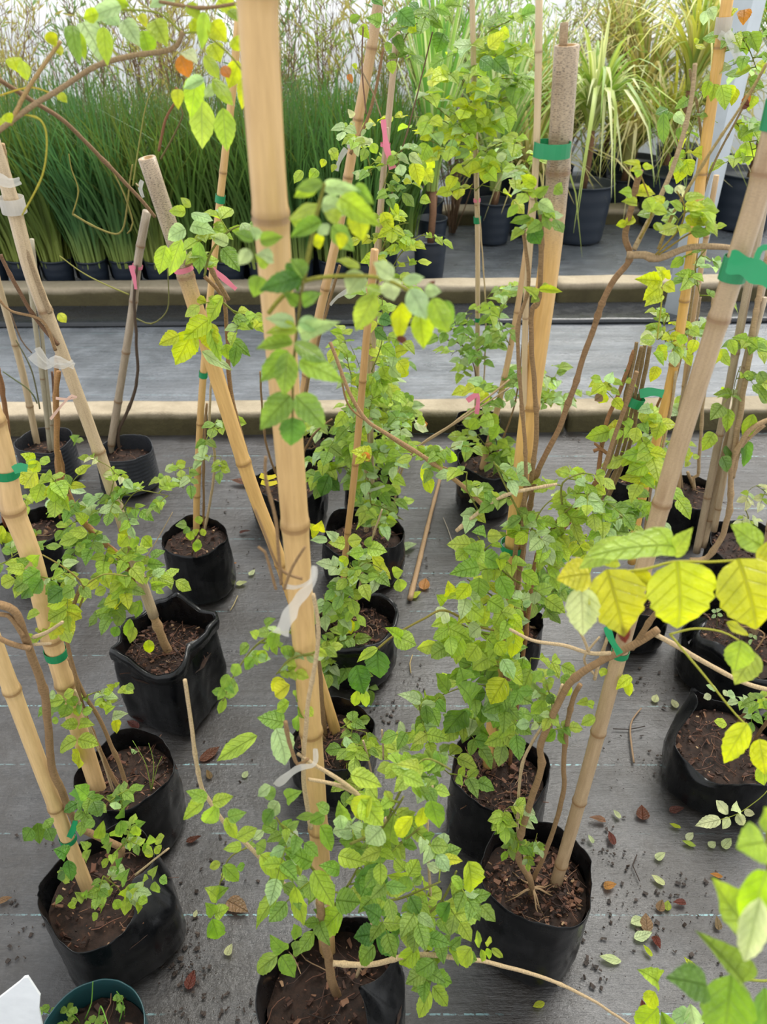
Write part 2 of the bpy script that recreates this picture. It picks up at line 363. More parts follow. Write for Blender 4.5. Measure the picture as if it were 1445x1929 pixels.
def kerb(xa, ya, xb, yb, wd, h, label, seed):      # front edge from a to b
    a = Vector((xa, ya, 0)); b = Vector((xb, yb, 0)); d = (b - a).normalized(); nrm = Vector((-d.y, d.x, 0))
    mb = MB(); n = int((b - a).length / 0.03); prof = [(0, -0.01), (0.0, h * 0.5), (0.001, h * 0.9), (0.006, h * 0.98), (0.016, h), (wd * 0.5, h), (wd - 0.02, h), (wd - 0.004, h * 0.95), (wd, h * 0.5), (wd, -0.01)]
    rows = []
    for i in range(n + 1):
        p = a + d * ((b - a).length * i / n); row = []
        for (u, z) in prof:
            k = noise.noise(Vector((p.x * 6 + seed, u * 20, z * 25))) * 0.006
            row.append(mb.add(p + nrm * (u + (k if u < wd * 0.4 else -k)) + UP * (z + (k if z > h * 0.8 else 0))))
        rows.append(row)
    for i in range(n):
        for k in range(len(prof) - 1): mb.f.append((rows[i][k], rows[i + 1][k], rows[i + 1][k + 1], rows[i][k + 1]))
    mb.f.append(tuple(rows[0])); mb.f.append(tuple(reversed(rows[-1])))
    return props(mb.build('kerb', M['kerb']), label, None, None, 'structure')
def gY(py): return onz(722, py).y
y1 = gY(820); y1b = gY(806)
kerb(-2.5, y1 - 0.02, 0.72, (y1 + y1b) / 2, 0.125, 0.092, 'long concrete kerb with mossy front just behind the potted vines', 1)
kerb(0.735, (y1 + y1b) / 2, 2.9, y1b + 0.03, 0.125, 0.09, 'mossy concrete kerb behind the vines on the right', 4)
y2 = gY(578)
kerb(-3.6, y2 - 0.03, 0.93, y2 + 0.06, 0.15, 0.1, 'pale concrete kerb in front of the tall grass', 7)
kerb(0.965, y2 + 0.08, 3.6, y2 + 0.14, 0.15, 0.105, 'rounded mossy kerb block to the right of the joint', 11)
y3 = gY(424)
kerb(0.2, y3, 3.9, y3 + 0.12, 0.2, 0.1, 'far concrete kerb behind the big dark pots', 15)
# overlapping edge of a second strip of mat on the path
mb = MB(); ye = gY(612)
for i in range(121):
    x = -4 + 8 * i / 120; e = ye + x * 0.02 + 0.012 * noise.noise(Vector((x * 1.5, 0, 2)))
    for (u, z) in ((0, 0.004), (0.004, 0.016), (0.03, 0.02 + 0.006 * noise.noise(Vector((x * 3, 4, 0)))), (0.12, 0.012), (0.3, 0.004)): mb.add(Vector((x, e + u, z)))
for i in range(120):
    for k in range(4): a = i * 5 + k; mb.f.append((a, a + 5, a + 6, a + 1))
props(mb.build('mat_overlap', M['bag'], color=(44, 46, 50)), 'dark raised seam of overlapping mat along the path', None, None, 'structure')
# white polythene behind everything: a hanging curtain and a low tunnel in front of it
def film(name, label, fn, nu, nv):
    mb = MB()
    for j in range(nv + 1):
        for i in range(nu + 1): mb.add(fn(i / nu, j / nv), i / nu, j / nv)
    for j in range(nv):
        for i in range(nu): a = j * (nu + 1) + i; mb.f.append((a, a + 1, a + nu + 2, a + nu + 1))
    return props(mb.build(name, M['film']), label, None, None, 'structure')
def curtain(u, v):
    x = -7.5 + 15 * u; z = 3.4 * v
    return Vector((x, 10.2 + 0.10 * noise.noise(Vector((x * 1.3, z * 0.6, 0))) + 0.06 * math.sin(x * 5 + z), z))
film('wall_back', 'white translucent polythene curtain at the back', curtain, 150, 24)
def tunnel(u, v):
    x = -7 + 14 * u; a = math.pi * v; k = 0.10 * noise.noise(Vector((x * 0.9, a * 2, 1))) + 0.05 * noise.noise(Vector((x * 3, a * 4, 5)))
    hh = 1.18 + 0.05 * math.cos(x * 2 * math.pi / 1.8) + 0.10 * (x > 1.2) * min(1, (x - 1.2) / 1.5)
    return Vector((x, 8.6 - (1.0 + k) * math.cos(a), max(0.0, (hh + k) * math.sin(a) ** 0.75)))
tn = film('plastic_tunnel', 'low white polythene tunnel behind the shrubs', tunnel, 130, 24); del tn['kind']; tn['category'] = 'plastic tunnel'
# ------------------------------------------------------------------ potted plants
def ring_pts(c, r, z, n, fn): return [Vector((c.x + (r + fn(k)[0]) * math.cos(2 * math.pi * k / n), c.y + (r + fn(k)[0]) * math.sin(2 * math.pi * k / n), z + fn(k)[1])) for k in range(n)]
class Plant:
    def __init__(s, name, label, cx, cy, hw, by, kind='bag', h=None, cat='potted plant', group=None, seed=1, square=0.0, lip=0.0, ragged=0.012, soil=0.045, tint=(9, 10, 12), taper=0.0, chips=70, twist=0.5, folds=()):
        s.folds = folds; s.lines = []
        if h is None:
            lo, hi = 0.10, 0.34
            for _ in range(30):
                h = (lo + hi) / 2; c = onz(cx, cy, h); r = hw * mpp(c)
                if onz(cx, by, 0).y < c.y - r * (1 - taper): lo = h
                else: hi = h
            h = min(max(h, 0.15), 0.29)
        c = onz(cx, cy, h); r = hw * mpp(c)
        s.h, s.r, s.Y, s.c, s.kind = h, r, c.y, Vector((c.x, c.y, 0)), kind
        s.seed = seed; s.sz = h - soil
        s.e = empty(name, s.c, label, cat, group)
        s.pot(square, lip, ragged, tint, taper, twist); s.soil(chips)
    def pot(s, square, lip, ragged, tint, taper, twist):
        rnd = random.Random(s.seed); n = 80; c, r, h = s.c, s.r, s.h; mb = MB()
        ph = [rnd.uniform(0, 6.3) for _ in range(8)]
        def shape(th, z):
            q = 1.0
            if square:
                a = (th + twist); sq = 1 / max(abs(math.cos(a)), abs(math.sin(a)))
                q = 1 + square * (min(sq, 1.3) - 1.12)
            if s.kind == 'bag':
                k = 0.022 * math.cos(2 * th + ph[0] + z * 3) + 0.016 * math.cos(3 * th + ph[1] - z * 8) + 0.045 * noise.noise(Vector((math.cos(th) * 2 + s.seed, math.sin(th) * 2, z * 9))) - 0.04 * abs(noise.noise(Vector((math.cos(th) * 3.5 + s.seed, math.sin(th) * 3.5, z * 14)))) + 0.016 * noise.noise(Vector((math.cos(th) * 9 + s.seed, math.sin(th) * 9, z * 34)))
                return q * (1 + k)
            return q * (1 + 0.006 * math.cos(2 * th + ph[0]))
        def rimz(th):
            return ragged * (math.cos(th * 2 + ph[2]) * 0.6 + 0.5 * math.cos(3 * th + ph[3]) + 0.35 * math.cos(5 * th + ph[4])) + 0.003 * noise.noise(Vector((math.cos(th) * 6, math.sin(th) * 6, s.seed)))
        prof = []
        nz = 20 if s.kind == 'bag' else 40
        prof.append((0.0, 0.004)); prof.append((0.82 * (1 - taper), 0.002)); prof.append((0.96 * (1 - taper), 0.012))
        for i in range(1, nz + 1):
            t = i / nz; q = (1 - taper) + taper * t
            if s.kind == 'bag': q *= 1 + 0.05 * math.sin(math.pi * t) * (1 - t)
            else: q *= 1 + (0.012 if i % 4 < 2 else -0.004)
            prof.append((q, 0.012 + (h - 0.012) * t))
        if lip:
            prof += [(1.0 + lip, h + 0.004), (1.0 + lip * 1.3, h - 0.012), (1.0 + lip * 0.9, h - 0.03), (1.0 + lip * 0.6, h - 0.012), (0.985, h - 0.002)]
        prof += [(0.992, h + 0.0005), (0.984, h - 0.001), (0.978, h - 0.02), (0.965, h - 0.05), (0.95, h - 0.09)]
        rows = []
        for (q, z) in prof:
            row = []
            for k in range(n):
                th = 2 * math.pi * k / n; tz = max(0, z / h); rr = r * q * shape(th, z); zz = z + rimz(th) * max(0, tz - 0.4) / 0.6
                for (t0, wd_, amt, dz) in s.folds:
                    g = math.exp(-(((th - t0 + math.pi) % (2 * math.pi) - math.pi) / wd_) ** 2); e_ = max(0, (tz - 0.7) / 0.3) ** 1.3
                    rr *= 1 - amt * g * e_; zz += dz * g * e_
                row.append(mb.add(Vector((c.x + rr * math.cos(th), c.y + rr * math.sin(th), zz)), k / n * 4, z * 4))
            rows.append(row)
        for i in range(len(rows) - 1):
            for k in range(n): mb.f.append((rows[i][k], rows[i][(k + 1) % n], rows[i + 1][(k + 1) % n], rows[i + 1][k]))
        if s.kind == 'bag': mb.build('grow_bag', M['bag'], s.e, color=tint)
        else: mb.build('plastic_pot', M[s.kind] if s.kind in M else M['bag'], s.e, color=tint)
    def soil(s, chips):
        rnd = random.Random(s.seed + 5); mb = MB(); c = s.c; R0 = s.r * 0.95; cen = mb.add(Vector((c.x, c.y, s.sz + 0.006))); prev = None
        for i in range(1, 8):
            row = [mb.add(Vector((c.x + R0 * i / 7 * math.cos(2 * math.pi * k / 28), c.y + R0 * i / 7 * math.sin(2 * math.pi * k / 28), s.sz + 0.009 * noise.noise(Vector((i * 0.9, k * 0.8, s.seed))) - 0.004 * (i == 7)))) for k in range(28)]
            for k in range(28):
                if prev: mb.f.append((prev[k], row[k], row[(k + 1) % 28], prev[(k + 1) % 28]))
                else: mb.f.append((cen, row[k], row[(k + 1) % 28]))
            prev = row
        so = mb.build('soil', M['soil'], s.e)
        if chips:
            mb = MB()
            for _ in range(int(chips * 3)):
                a = rnd.uniform(0, 6.28); q = R0 * 0.9 * math.sqrt(rnd.random()); L_ = 0.0012 + 0.0062 * rnd.random() ** 3; W_ = L_ * rnd.uniform(0.2, 0.6)
                x = Vector((rnd.uniform(-1, 1), rnd.uniform(-1, 1), rnd.uniform(-.4, .4))).normalized(); y = x.cross(Vector((rnd.uniform(-.4, .4), rnd.uniform(-.4, .4), 1))).normalized(); z = x.cross(y)
                mb.box(Vector((c.x + q * math.cos(a), c.y + q * math.sin(a), s.sz + 0.006 + rnd.uniform(-0.002, 0.006))), x * L_, y * W_, z * rnd.uniform(0.0004, 0.0012))
                for i_ in range(-8, 0): mb.v[i_] = mb.v[i_] + Vector((rnd.uniform(-1, 1), rnd.uniform(-1, 1), rnd.uniform(-1, 1))) * L_ * 0.3
            for _ in range(max(3, chips // 3)):
                a = rnd.uniform(0, 6.28); q = R0 * 0.75 * math.sqrt(rnd.random()); p = Vector((c.x + q * math.cos(a), c.y + q * math.sin(a), s.sz + 0.008)); d = Vector((rnd.uniform(-1, 1), rnd.uniform(-1, 1), 0)).normalized(); pts = [p]
                for _ in range(4):
                    d = (d + Vector((rnd.uniform(-.6, .6), rnd.uniform(-.6, .6), 0))).normalized(); pts.append(pts[-1] + d * 0.013 + Vector((0, 0, rnd.uniform(-.004, .005))))
                pts = [q_ if (q_ - p).length < 0.04 else q_ for q_ in pts]
                mb.tube(pts, rnd.uniform(0.0004, 0.0011), 4)
            props(mb.build('bark_chips', M['chip'], so, smooth=False), kind='stuff')
    # ---- lines given by where they are seen; depth runs from the soil to Y + dY
    def line(s, px, dY=0.0, base='soil', step=14, smooth=True):
        pts = [(px[i], px[i + 1]) for i in range(0, len(px), 2)]
        Y0 = onz(pts[0][0], pts[0][1], s.sz).y if base == 'soil' else (s.Y + base if not isinstance(base, str) else s.Y + dY)
        Y1 = s.Y + dY
        if base == 'soil': Y0 = min(max(Y0, s.Y - s.r * 0.8), s.Y + s.r * 0.8)
        tot = sum(math.dist(pts[i], pts[i + 1]) for i in range(len(pts) - 1)); acc = 0; ctl = []
        for i, p in enumerate(pts):
            if i: acc += math.dist(p, pts[i - 1])
            ctl.append((p[0], p[1], Y0 + (Y1 - Y0) * acc / max(tot, 1)))
        return crom(ctl, step)
    def cane(s, px, r, col=(214, 176, 116), nodes=None, dY=0.0, base='soil', gap=0.22, hollow=False, aged=0.0, top_aged=0.0, sides=14, taper=0.92, split=False):
        ln = s.line(px, dY, base, 12); pts = [onY(*q) for q in ln]
        if base == 'soil': pts.insert(0, pts[0] - UP * 0.05); ln.insert(0, (ln[0][0], ln[0][1] + 1, ln[0][2]))
        cum = [0.0]
        for i in range(1, len(pts)): cum.append(cum[-1] + (pts[i] - pts[i - 1]).length)
        def at(d):
            for i in range(1, len(pts)):
                if cum[i] >= d: 
                    t = (d - cum[i - 1]) / max(1e-6, cum[i] - cum[i - 1]); return pts[i - 1].lerp(pts[i], t)
            return pts[-1]
        if nodes: nd = [min(range(len(ln)), key=lambda i: abs(ln[i][1] - ny)) for ny in nodes]; nd = [cum[i] for i in nd]
        else:
            rnd = random.Random(int(px[0] * 3 + px[1])); nd = []; d = rnd.uniform(0.06, gap)
            while d < cum[-1] - 0.02: nd.append(d); d += gap * rnd.uniform(0.8, 1.2)
        ds = [(cum[-1] * i / max(6, int(cum[-1] / 0.03)), 0, 1) for i in range(max(6, int(cum[-1] / 0.03)) + 1)]
        ds = [q for q in ds if all(abs(q[0] - d) > r * 1.5 for d in nd)]
        for d in nd: ds += [(d - r * 1.0, 0, 1.0), (d - r * 0.32, 0.1, 1.05), (d - r * 0.1, 0.9, 1.13), (d + r * 0.08, 1.0, 1.04), (d + r * 0.22, 0.5, 1.10), (d + r * 0.6, 0.15, 1.02), (d + r * 1.1, 0, 1.0)]
        ds = sorted(q for q in ds if 0 <= q[0] <= cum[-1]); mb = MB()
        if ds[0][0] > 0: ds.insert(0, (0, 0, 1))
        if ds[-1][0] < cum[-1]: ds.append((cum[-1], 0, 1))
        P3 = [at(d[0]) for d in ds]; q = [i for i in range(len(P3)) if i == 0 or (P3[i] - P3[i - 1]).length > 1e-5]
        P3 = [P3[i] for i in q]; ds = [ds[i] for i in q]
        s.lines.append((pts, ln, r))
        rr = [r * d[2] * (1 + (taper - 1) * d[0] / cum[-1]) for d in ds]
        ag = [max(aged, top_aged * max(0, (d[0] / cum[-1] - 0.83) / 0.06) if top_aged else 0) for d in ds]; ag = [min(1, a) for a in ag]
        rings = mb.tube(P3, rr, sides, cap=not hollow, nd=[d[1] for d in ds], ag=ag)
        for i, rg in enumerate(rings):
            ino = sum(1 for d in nd if d <= ds[i][0]); t = (P3[min(i + 1, len(P3) - 1)] - P3[max(i - 1, 0)]).normalized()
            gd = Vector((-0.55 if ino % 2 else 0.9, -0.8 if ino % 2 else 0.5, 0)); gd = (gd - t * gd.dot(t)).normalized()
            below = min([ds[i][0] - d for d in nd if d <= ds[i][0]] or [9]); end = min([abs(ds[i][0] - d) for d in nd] or [9]); k1 = min(1, end / (r * 2.5))
            for q_ in rg:
                v = mb.v[q_] - P3[i]; dt = max(-1, min(1, v.normalized().dot(gd))); an = math.acos(dt); mb.v[q_] = P3[i] + v * (1 - 0.13 * k1 * math.exp(-(an / 0.38) ** 2))
                if below < r * 5: mb.node[q_] = max(mb.node[q_], 0.8 * math.exp(-(an / (0.32 * (1 - below / (r * 5)) + 0.02)) ** 2) * (1 - below / (r * 5)))
        if hollow:
            t = (P3[-1] - P3[-2]).normalized(); c0 = P3[-1]; last = rings[-1]; inn = [mb.add(c0 + (mb.v[i] - c0) * 0.68, 0, 0, 0.3, 0.3) for i in last]; low = [mb.add(mb.v[i] - t * r * 1.6, 0, 0, 1, 1) for i in inn]
            for k in range(sides):
                k2 = (k + 1) % sides; mb.f.append((last[k], last[k2], inn[k2], inn[k])); mb.f.append((inn[k], inn[k2], low[k2], low[k]))
            mb.f.append(tuple(low))
        return mb.build('bamboo_cane', M['cane'], s.e, attrs=True, color=col)
    def stem(s, px, r0, r1, col=(150, 124, 92), dY=0.0, base='soil', name='stem', sides=7, knob=0.12):
        ln = s.line(px, dY, base, 9); pts = [onY(*q) for q in ln]
        if base == 'soil': pts.insert(0, pts[0] - UP * 0.03)
        n = len(pts); rnd = random.Random(int(px[0] + px[1] * 7)); rr = []
        for i in range(n):
            t = i / (n - 1); k = 1 + knob * 0.5 * rnd.uniform(-0.5, 1) + (0.28 if knob and rnd.random() < 0.07 else 0); rr.append((r0 + (r1 - r0) * t) * k)
        sd_ = px[0] * 0.37; pts = [p + Vector((noise.noise(p * 22 + Vector((sd_, 0, 0))), noise.noise(p * 22 + Vector((0, sd_, 9))), 0)) * min(0.003, r0 * 0.4) for p in pts]
        mb = MB(); mb.tube(pts, rr, sides); return mb.build(name, M['bark'], s.e, color=col)
    def twig(s, px, r=0.0022, n=6, sl=50, ll=28, pairs=3, pal='fresh', dY=0.0, base='same', jit=0.035, col=(128, 132, 62), up=0.25, wr=0.62, stem=True, face=0.35, r1=None):
        if stem: s.stem(px, r, r1 or r * 0.6, col, dY, base if base != 'same' else dY, 'branch', 5, 0.1)
        ln = s.line(px, dY, base if base != 'same' else dY, 6); n = int(n * 1.2 + 0.5); ll *= 1.12; sl *= 1.15; wr *= 1.08
        for i in range(n):
            q = ln[min(len(ln) - 1, int((i + U(0.1, 0.9)) / n * len(ln)))]; p = onY(q[0], q[1], q[2])
            k = mpp(p); a = U(0, 6.283); d = Vector((math.cos(a), math.sin(a) - face, up + U(-0.45, 0.45))).normalized()
            s.sprig(p, d, sl * k * U(0.7, 1.2), ll * k, pairs, pal, wr)
    def sprig(s, p, d, length, ll, pairs, pal, wr=0.62, droop=0.5):
        mb = MB(); pts = []; n = 5
        for i in range(n + 1):
            t = i / n; pts.append(p + d * (length * t) - UP * (droop * length * t * t * 0.6))
        mb.tube(pts, [max(0.0006, 0.0013 * (1 - 0.5 * i / n)) for i in range(n + 1)], 4)
        st = mb.build('leaf_stalk', M['bark'], s.e, color=(132, 150, 52), origin=p)
        mix = MIX[pal]; ch = random.choice(mix)
        side = d.cross(UP); side = side.normalized() if side.length > 0.1 else Vector((1, 0, 0))
        def pick(): return jc(ch if random.random() < 0.6 else random.choice(mix))
        for j in range(pairs):
            t = 0.3 + 0.62 * j / max(1, pairs - 0.4); i = t * n; b = pts[int(i)].lerp(pts[min(n, int(i) + 1)], i - int(i)); tg = (pts[min(n, int(i) + 1)] - pts[int(i)]).normalized()
            for sg in (-1, 1):
                if random.random() < 0.06: continue
                L_ = ll * U(0.75, 1.15) * (0.85 + 0.25 * j / max(1, pairs - 1)); dr = (tg * U(0.35, 0.75) + side * sg + UP * U(-0.45, 0.2)).normalized()
                nm = (UP * 0.8 + Vector((0, -0.45, 0)) + rv(0.45)).normalized()
                add_leaf(st, b, b + dr * L_, L_ * wr * U(0.85, 1.1), nm, pick(), ll > 0.034, 'leaflet')
        tg = (pts[-1] - pts[-2]).normalized(); L_ = ll * U(0.95, 1.3)
        add_leaf(st, pts[-1], pts[-1] + (tg + UP * U(-0.4, 0.1)).normalized() * L_, L_ * wr, (UP * 0.8 + Vector((0, -0.45, 0)) + rv(0.4)).normalized(), pick(), ll > 0.034, 'leaflet')
    def leaves(s, data, dY=0.0, jit=0.015, big=True, rn=0.3):         # base x, base y, tip x, tip y, width, colour
        for rec in data.split(';'):
            f = rec.split()
            if len(f) < 6: continue
            bx, by, tx, ty, wd = map(float, f[:5]); Y = s.Y + dY + U(-jit, jit)
            b = onY(bx, by, Y); k = mpp(b); t = onY(tx, ty, Y - U(-0.1, 0.35) * math.hypot(tx - bx, ty - by) * k)
            to = (CAM - b).normalized(); nm = to * 0.75 + UP * 0.45 + rv(rn)
            add_leaf(s.e, b, t, wd * k, nm, jc(f[5], 8), big)
    def band(s, x, y, hw, hh, m='green_tape', dY=0.0, name='tie', tilt=0.0, tail=None):
        Y = s.Y + dY; c = onY(x, y, Y); k = mpp(c); mb = MB(); r = hw * k; hz = hh * k; rows = []
        ax = Vector((math.sin(tilt), 0, math.cos(tilt))); sx = Vector((math.cos(tilt), 0, -math.sin(tilt))); sy = Vector((0, 1, 0))
        for (q, z) in ((1, -1), (1.0, 0), (1, 1), (0.965, 1), (0.965, -1)):
            rows.append([mb.add(c + (sx * math.cos(2 * math.pi * i / 20) * r + sy * math.sin(2 * math.pi * i / 20) * min(r, 0.022)) * q + ax * hz * z) for i in range(20)])
        for i in range(5):
            for j in range(20): mb.f.append((rows[i][j], rows[i][(j + 1) % 20], rows[(i + 1) % 5][(j + 1) % 20], rows[(i + 1) % 5][j]))
        mb.build(name, M[m], s.e, smooth=False)
        if tail: s.ribbon(tail, hh * 1.6, m, dY - 0.02, name)
    def wrap(s, py, hh, cane=0, m='green_tape', grow=1.12, tail=None, name='tie'):      # tape wound round a cane
        pts, ln, r = s.lines[cane]; i = min(range(1, len(ln) - 1), key=lambda j: abs(ln[j][1] - py)); c = pts[i]; ax = (pts[i + 1] - pts[i - 1]).normalized(); a = ax.orthogonal().normalized(); b2 = ax.cross(a); k = mpp(c); hz = hh * k; mb = MB(); rows = []
        for (q, z) in ((1, -1), (1.0, 0), (1, 1), (0.965, 1), (0.965, -1)): rows.append([mb.add(c + (a * math.cos(2 * math.pi * j / 20) + b2 * math.sin(2 * math.pi * j / 20)) * r * grow * q + ax * hz * z) for j in range(20)])
        for i in range(5):
            for j in range(20): mb.f.append((rows[i][j], rows[i][(j + 1) % 20], rows[(i + 1) % 5][(j + 1) % 20], rows[(i + 1) % 5][j]))
        mb.build(name, M[m], s.e, smooth=False)
        if tail: s.ribbon(tail, hh * 1.7, m, c.y - s.Y - r * 1.3, name, 1.0)
    def ribbon(s, px, wpx, m='white_tape', dY=0.0, name='ribbon', taper=0.7):
        pts = [(px[i], px[i + 1], s.Y + dY) for i in range(0, len(px), 2)]; ln = crom(pts, 7); P3 = [onY(*q) for q in ln]; k = mpp(P3[0]); mb = MB(); nr = 4; rows = []
        for i, p in enumerate(P3):
            t = (P3[min(i + 1, len(P3) - 1)] - P3[max(i - 1, 0)]).normalized(); sd = t.cross(Vector((0.3 * math.sin(i * 0.5), -1, 0.4))).normalized(); nn = sd.cross(t); f = 1 - (1 - taper) * i / len(P3)
            rows.append([mb.add(p + sd * ((j / nr - 0.5) * wpx * k * f * (1 + 0.15 * math.sin(i * 1.1))) + nn * ((0.12 if m == 'white_tape' else 0.04) * wpx * k * math.sin(j * 2.2 + i * 0.7))) for j in range(nr + 1)])
        for i in range(len(rows) - 1):
            for j in range(nr): mb.f.append((rows[i][j], rows[i][j + 1], rows[i + 1][j + 1], rows[i + 1][j]))
        return mb.build(name, M[m], s.e)
# ------------------------------------------------------------------ the potted vines, front to back
TAN = (214, 182, 130); BUFF = (206, 174, 130); GREY = (172, 154, 130); GOLD = (206, 166, 104); WOOD = (150, 122, 88); PALE = (196, 174, 138)
# front centre: the thick cane and the leaves in front of it
p = Plant('potted_vine', 'leafy vine on the thickest bamboo cane, in the black bag at the bottom centre', 628, 1848, 138, 2100, h=0.24, seed=11, square=0.35, ragged=0.02, folds=((-0.35, 0.55, 0.6, 0.01), (1.9, 0.5, 0.3, 0.02)), soil=0.06, twist=0.4, chips=70); P9 = p
p.cane([617, 1790, 600, 1560, 557, 1000, 513, 440, 490, 100, 483, -80], 0.0135, (202, 166, 112), nodes=[1562, 1372, 985, 412, -20], dY=0.03, taper=0.97, sides=22)
p.stem([636, 1875, 622, 1830, 615, 1780, 600, 1700], 0.0075, 0.005, WOOD, dY=-0.03)
p.stem([585, 1560, 572, 1450, 580, 1330, 600, 1200, 590, 1120], 0.003, 0.002, PALE, dY=0.01, base=0.0)
p.stem([628, 1815, 700, 1816, 780, 1799, 900, 1810, 1010, 1838, 1100, 1875, 1200, 1940], 0.0042, 0.0018, PALE, dY=-0.02, base=-0.02, name='branch')
p.stem([560, 1690, 520, 1650, 470, 1595, 430, 1560, 395, 1510, 376, 1470, 362, 1370, 347, 1280], 0.003, 0.0022, PALE, dY=0.05, base=0.0, name='branch')
p.stem([538, 1360, 545, 1400, 560, 1440, 580, 1430], 0.0024, 0.002, WOOD, dY=-0.01, base=-0.01, name='branch')
p.stem([690, 1510, 640, 1470, 590, 1440, 560, 1420], 0.003, 0.002, PALE, dY=0.0, base=0.0, name='branch')
p.stem([680, 1500, 640, 1480, 580, 1468], 0.0026, 0.002, PALE, dY=0.0, base=0.0, name='branch')
p.stem([672, 1840, 700, 1740, 720, 1600, 728, 1540], 0.0028, 0.002, PALE, dY=0.03, base=0.02)
p.stem([800, 1800, 810, 1700, 805, 1560, 815, 1480], 0.0022, 0.0016, PALE, dY=0.05, base=0.0)
p.stem([570, 1090, 540, 1080, 520, 1060, 500, 1010, 480, 960], 0.0014, 0.0012, WOOD, dY=-0.02, base=-0.02, name='branch')
p.stem([535, 1110, 550, 1070, 575, 1030], 0.0014, 0.0011, WOOD, dY=-0.03, base=-0.03, name='branch')
p.stem([530, 1100, 522, 1000, 515, 960, 500, 900, 500, 860], 0.0016, 0.0013, WOOD, dY=-0.02, base=-0.02, name='branch')
p.stem([520, 1110, 500, 1040, 487, 1030], 0.0014, 0.0012, WOOD, dY=-0.02, base=-0.02, name='branch')
p.leaves('''588 1625 535 1600 35 g;490 1610 545 1655 38 l;530 1678 482 1752 30 l;555 1668 572 1745 32 l;590 1640 630 1710 42 l;632 1695 680 1700 46 g;603 1555 625 1604 33 g;637 1612 693 1627 35 l;712 1625 680 1687 62 G;680 1505 722 1556 46 l;
735 1585 742 1532 40 g;778 1538 748 1576 32 y;798 1520 787 1558 25 y;812 1508 828 1561 38 g;650 1545 638 1507 30 g;612 1535 583 1550 24 g;640 1535 645 1564 28 p;620 1528 595 1514 24 g;592 1535 557 1541 16 g;645 1712 602 1762 48 l;
716 1730 683 1708 36 G;722 1730 760 1752 38 G;705 1760 666 1766 40 G;708 1765 747 1797 42 G;706 1782 680 1818 38 g;562 1766 553 1740 22 g;552 1790 586 1780 26 g;536 1790 508 1760 30 g;523 1800 485 1832 32 g;530 1800 556 1842 33 g;
812 1772 763 1738 36 l;805 1765 850 1780 30 g;787 1783 753 1817 36 l;817 1810 783 1832 33 g;818 1835 852 1852 31 g;813 1848 774 1866 26 g;815 1858 843 1896 28 l;811 1866 789 1918 27 l;818 1806 842 1800 22 g;888 1785 868 1818 36 l;
903 1786 899 1752 13 l;919 1784 923 1763 12 l;906 1788 909 1812 13 l;919 1786 922 1808 12 l;926 1786 948 1804 13 l;848 1700 832 1732 32 G;850 1682 866 1702 22 g;870 1700 876 1742 28 g;882 1622 886 1682 46 y;850 1652 870 1676 20 l;835 1620 872 1622 22 y;
772 1688 790 1722 30 G;770 1650 760 1680 30 g;640 1640 600 1630 28 g;560 1620 530 1570 30 p;500 1600 482 1590 30 g;720 1560 690 1590 46 p;700 1500 670 1540 44 l;660 1460 720 1482 40 l;760 1460 800 1480 30 l;790 1450 745 1440 26 l;
520 1490 495 1500 26 g;525 1510 510 1540 28 p;540 1505 570 1490 30 g;515 1525 500 1555 26 G;510 1480 485 1500 22 p;390 1505 350 1490 24 g;385 1510 345 1545 28 l;400 1512 440 1500 26 l;410 1515 385 1550 32 l;425 1540 445 1580 22 l;430 1540 465 1530 26 g;
445 1580 485 1560 28 l;420 1630 450 1660 26 g;415 1625 395 1635 16 l;408 1690 385 1672 28 l;408 1690 432 1672 30 g;404 1720 386 1700 24 g;404 1722 432 1710 28 l;400 1730 412 1768 34 g;455 1595 420 1600 20 l''', -0.03)
for q in ([690, 1640, 740, 1600, 790, 1560], [660, 1590, 720, 1560, 760, 1500], [700, 1700, 760, 1690, 830, 1660], [780, 1740, 830, 1700, 860, 1640], [600, 1650, 560, 1600, 520, 1540], [620, 1720, 660, 1660, 700, 1580], [800, 1800, 820, 1760, 790, 1690]):
    p.twig(q, 0.002, 4, 55, 33, 2, 'mid', dY=-0.01)
p.twig([720, 1560, 760, 1480, 800, 1430, 850, 1450], 0.002, 5, 50, 30, 3, 'fresh', dY=0.03)
p.twig([470, 1595, 430, 1620, 408, 1690, 402, 1730], 0.0012, 2, 30, 22, 1, 'mid', dY=0.03)
p.leaves('''485 1386 408 1434 36 l;520 1372 537 1442 46 p;536 1362 484 1352 38 g;546 1290 518 1312 36 y;534 1278 512 1302 30 y;556 1312 578 1298 22 g;560 1332 582 1352 24 g;563 1345 560 1378 24 g;545 1322 520 1340 26 l;575 1335 590 1350 20 l;500 1178 520 1165 20 g;520 1190 512 1225 24 g;485 1200 470 1190 20 l;470 1215 452 1235 24 g;450 1250 440 1275 24 g;430 1270 418 1300 20 g;445 1285 430 1318 20 g;478 1240 462 1262 22 g;500 1225 488 1250 22 l;540 1215 552 1250 24 g;425 1315 412 1345 16 g''', 0.04, 0.03)
p.twig([592, 1200, 545, 1190, 490, 1210, 445, 1265, 420, 1320], 0.0014, 5, 34, 22, 2, 'mid', dY=0.06)
p.twig([590, 1230, 550, 1240, 520, 1270], 0.0012, 3, 34, 22, 2, 'fresh', dY=0.04)
